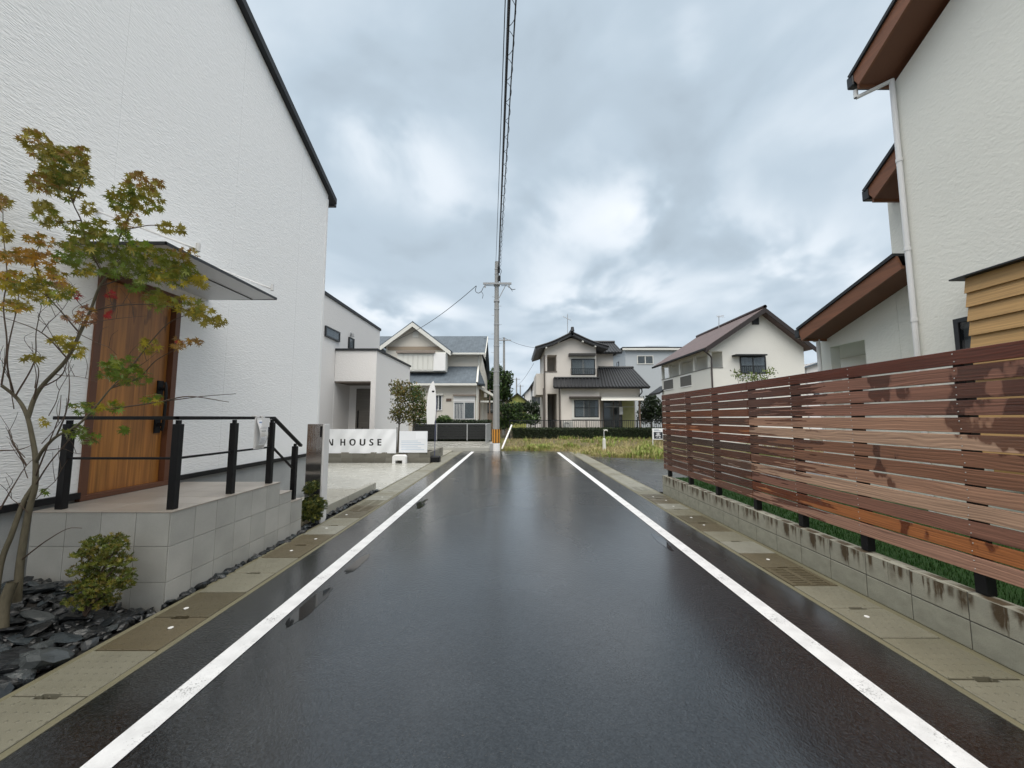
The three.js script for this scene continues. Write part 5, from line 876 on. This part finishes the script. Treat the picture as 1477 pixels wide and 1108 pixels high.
    const g = new THREE.BufferGeometry(); g.setAttribute('position', new THREE.Float32BufferAttribute(pos, 3)); g.setAttribute('normal', new THREE.Float32BufferAttribute(new Float32Array(pos.length), 3)); g.computeVertexNormals(); return g; };
  const geos = [leafGeo(.16), leafGeo(.3), leafGeo(.05)];
  const C = { o: [.29, .245, .025], g: [.20, .235, .02], d: [.125, .165, .016], y: [.46, .375, .03], a: [.52, .29, .035], r: [.33, .19, .045], p: [.44, .22, .12], R: [.50, .03, .03], b: [.17, .26, .022] };
  const pal = Object.fromEntries(Object.entries(C).map(([k, c]) => [k, [.75, 1, 1.25].map(v => mat(c.map(x => x * v), .5, { transmission: .35, thickness: 0 }))]));
  // sprays of leaves: pixel centre, half width, half height, nearness, colours, slope
  const sprays = [[60, 212, 34, 20, .05, 'roo', .5], [90, 240, 36, 30, .05, 'oogd', 0], [100, 262, 34, 26, .05, 'ood', 0], [62, 262, 26, 16, .06, 'oor', 0], [112, 225, 18, 16, .02, 'ro', 0], [68, 308, 22, 18, .1, 'oog', .2], [58, 295, 10, 8, .1, 'o', 0], [128, 300, 10, 8, .05, 'o', 0],
    [180, 285, 28, 22, -.05, 'oogd', 0], [212, 290, 24, 20, -.02, 'oog', .2], [198, 258, 16, 12, -.05, 'rro', 0], [222, 268, 14, 10, -.03, 'ro', 0], [185, 318, 18, 14, -.06, 'oor', 0], [246, 328, 22, 8, .05, 'oo', .2],
    [118, 330, 26, 9, .05, 'og', .2], [135, 345, 34, 12, 0, 'ggo', .2], [170, 340, 20, 10, -.05, 'bg', 0], [150, 366, 36, 14, -.05, 'ggd', .2], [180, 372, 26, 14, -.08, 'bgg', 0], [225, 385, 44, 16, -.02, 'ggd', .2], [250, 375, 30, 14, 0, 'ggo', .3], [265, 392, 24, 14, .02, 'god', .2], [268, 365, 20, 8, 0, 'or', 0], [122, 388, 20, 10, 0, 'yg', 0],
    [110, 352, 30, 10, .1, 'go', 0], [200, 358, 26, 12, .08, 'ogb', .1], [240, 400, 26, 12, .1, 'gy', .2], [100, 370, 22, 12, .12, 'gb', 0], [285, 405, 18, 10, .05, 'oy', .2], [205, 395, 28, 10, .08, 'gd', .1], [160, 390, 24, 8, .05, 'gb', 0], [140, 325, 20, 9, .05, 'go', 0], [70, 395, 24, 10, .1, 'yoa', 0], [15, 400, 20, 10, .1, 'ya', 0],
    [4, 290, 14, 12, .1, 'or', 0], [6, 335, 14, 14, .1, 'oy', 0], [25, 368, 34, 12, .1, 'aao', 0], [58, 372, 28, 10, .08, 'aar', 0], [56, 346, 24, 9, .08, 'ao', .1], [35, 412, 34, 14, .06, 'yyg', 0], [62, 420, 34, 16, .06, 'yog', .1], [20, 440, 24, 12, .1, 'yoa', 0], [80, 405, 16, 10, .02, 'pa', 0], [95, 422, 12, 12, .02, 'yb', 0],
    [122, 455, 16, 14, -.05, 'ppa', 0], [96, 460, 8, 5, 0, 'rp', 0], [161, 423, 7, 7, -.1, 'R', 0], [156, 453, 6, 6, -.1, 'R', 0], [111, 425, 5, 6, 0, 'Rp', 0], [90, 492, 22, 9, .06, 'yo', 0], [105, 505, 18, 10, .06, 'yb', 0], [45, 515, 16, 6, .06, 'o', 0],
    [225, 430, 18, 16, .05, 'go', 0], [268, 440, 28, 14, .05, 'yog', .2], [295, 455, 24, 14, .05, 'ooy', .2], [315, 463, 10, 8, .05, 'o', 0], [262, 495, 14, 10, .05, 'arR', 0], [285, 490, 8, 6, .05, 'r', 0], [195, 413, 14, 8, 0, 'b', 0], [168, 395, 8, 5, 0, 'b', 0],
    [175, 525, 28, 14, .05, 'bbg', 0], [195, 545, 24, 12, .05, 'bgg', 0], [160, 535, 18, 14, .05, 'bb', 0], [215, 500, 16, 12, .03, 'oy', 0], [225, 575, 16, 7, .04, 'by', 0], [120, 588, 22, 9, .08, 'ybb', 0], [160, 585, 22, 8, .07, 'yb', 0], [108, 622, 16, 9, .1, 'gb', 0], [130, 632, 14, 9, .1, 'bg', 0], [62, 608, 6, 6, .06, 'y', 0], [65, 708, 7, 6, .06, 'b', 0], [180, 620, 14, 5, .05, 'b', 0]];
  const all = [], o = new THREE.Object3D();
  for (const [x, y, rx, ry, dz, cols, sl] of sprays) {
    const n = Math.max(1, Math.round(rx * ry * 3.14 / 21));
    for (let i = 0; i < n; i++) {
      const a = r() * 6.283, q = Math.sqrt(r()), px = x + Math.cos(a) * q * rx, py = y + Math.sin(a) * q * ry + sl * (px - x), p = P(px, py, dz + (r() - .5) * .34);
      const s = .030 + r() * .020; all.push({ p, s, k: cols[Math.floor(r() * cols.length)], v: Math.floor(r() * 3), g: Math.floor(r() * 3), rx: -2.3 + (r() - .5) * 1.5, ry: .5 + (r() - .5) * 2.4, rz: (r() - .5) * 2.4 });
    }
  }
  const rest = {}; let made = 0; all.sort((a, b) => b.s - a.s);
  for (const l of all) {
    o.position.copy(l.p); o.rotation.set(l.rx, l.ry, l.rz, 'YXZ'); o.scale.setScalar(l.s); o.updateMatrix();
    if (made < 300) { const m = part('leaf', geos[l.g], pal[l.k][l.v], t); m.position.copy(o.position); m.rotation.copy(o.rotation); m.scale.copy(o.scale); made++; }
    else (rest[l.k] ??= []).push(geos[l.g].clone().applyMatrix4(o.matrix));
  }
  for (const k in rest) { const m = part('foliage', mergeGeometries(rest[k]), pal[k][1], t); m.userData.kind = 'stuff'; }
  settle(t);
}

renderer.render(scene, camera);
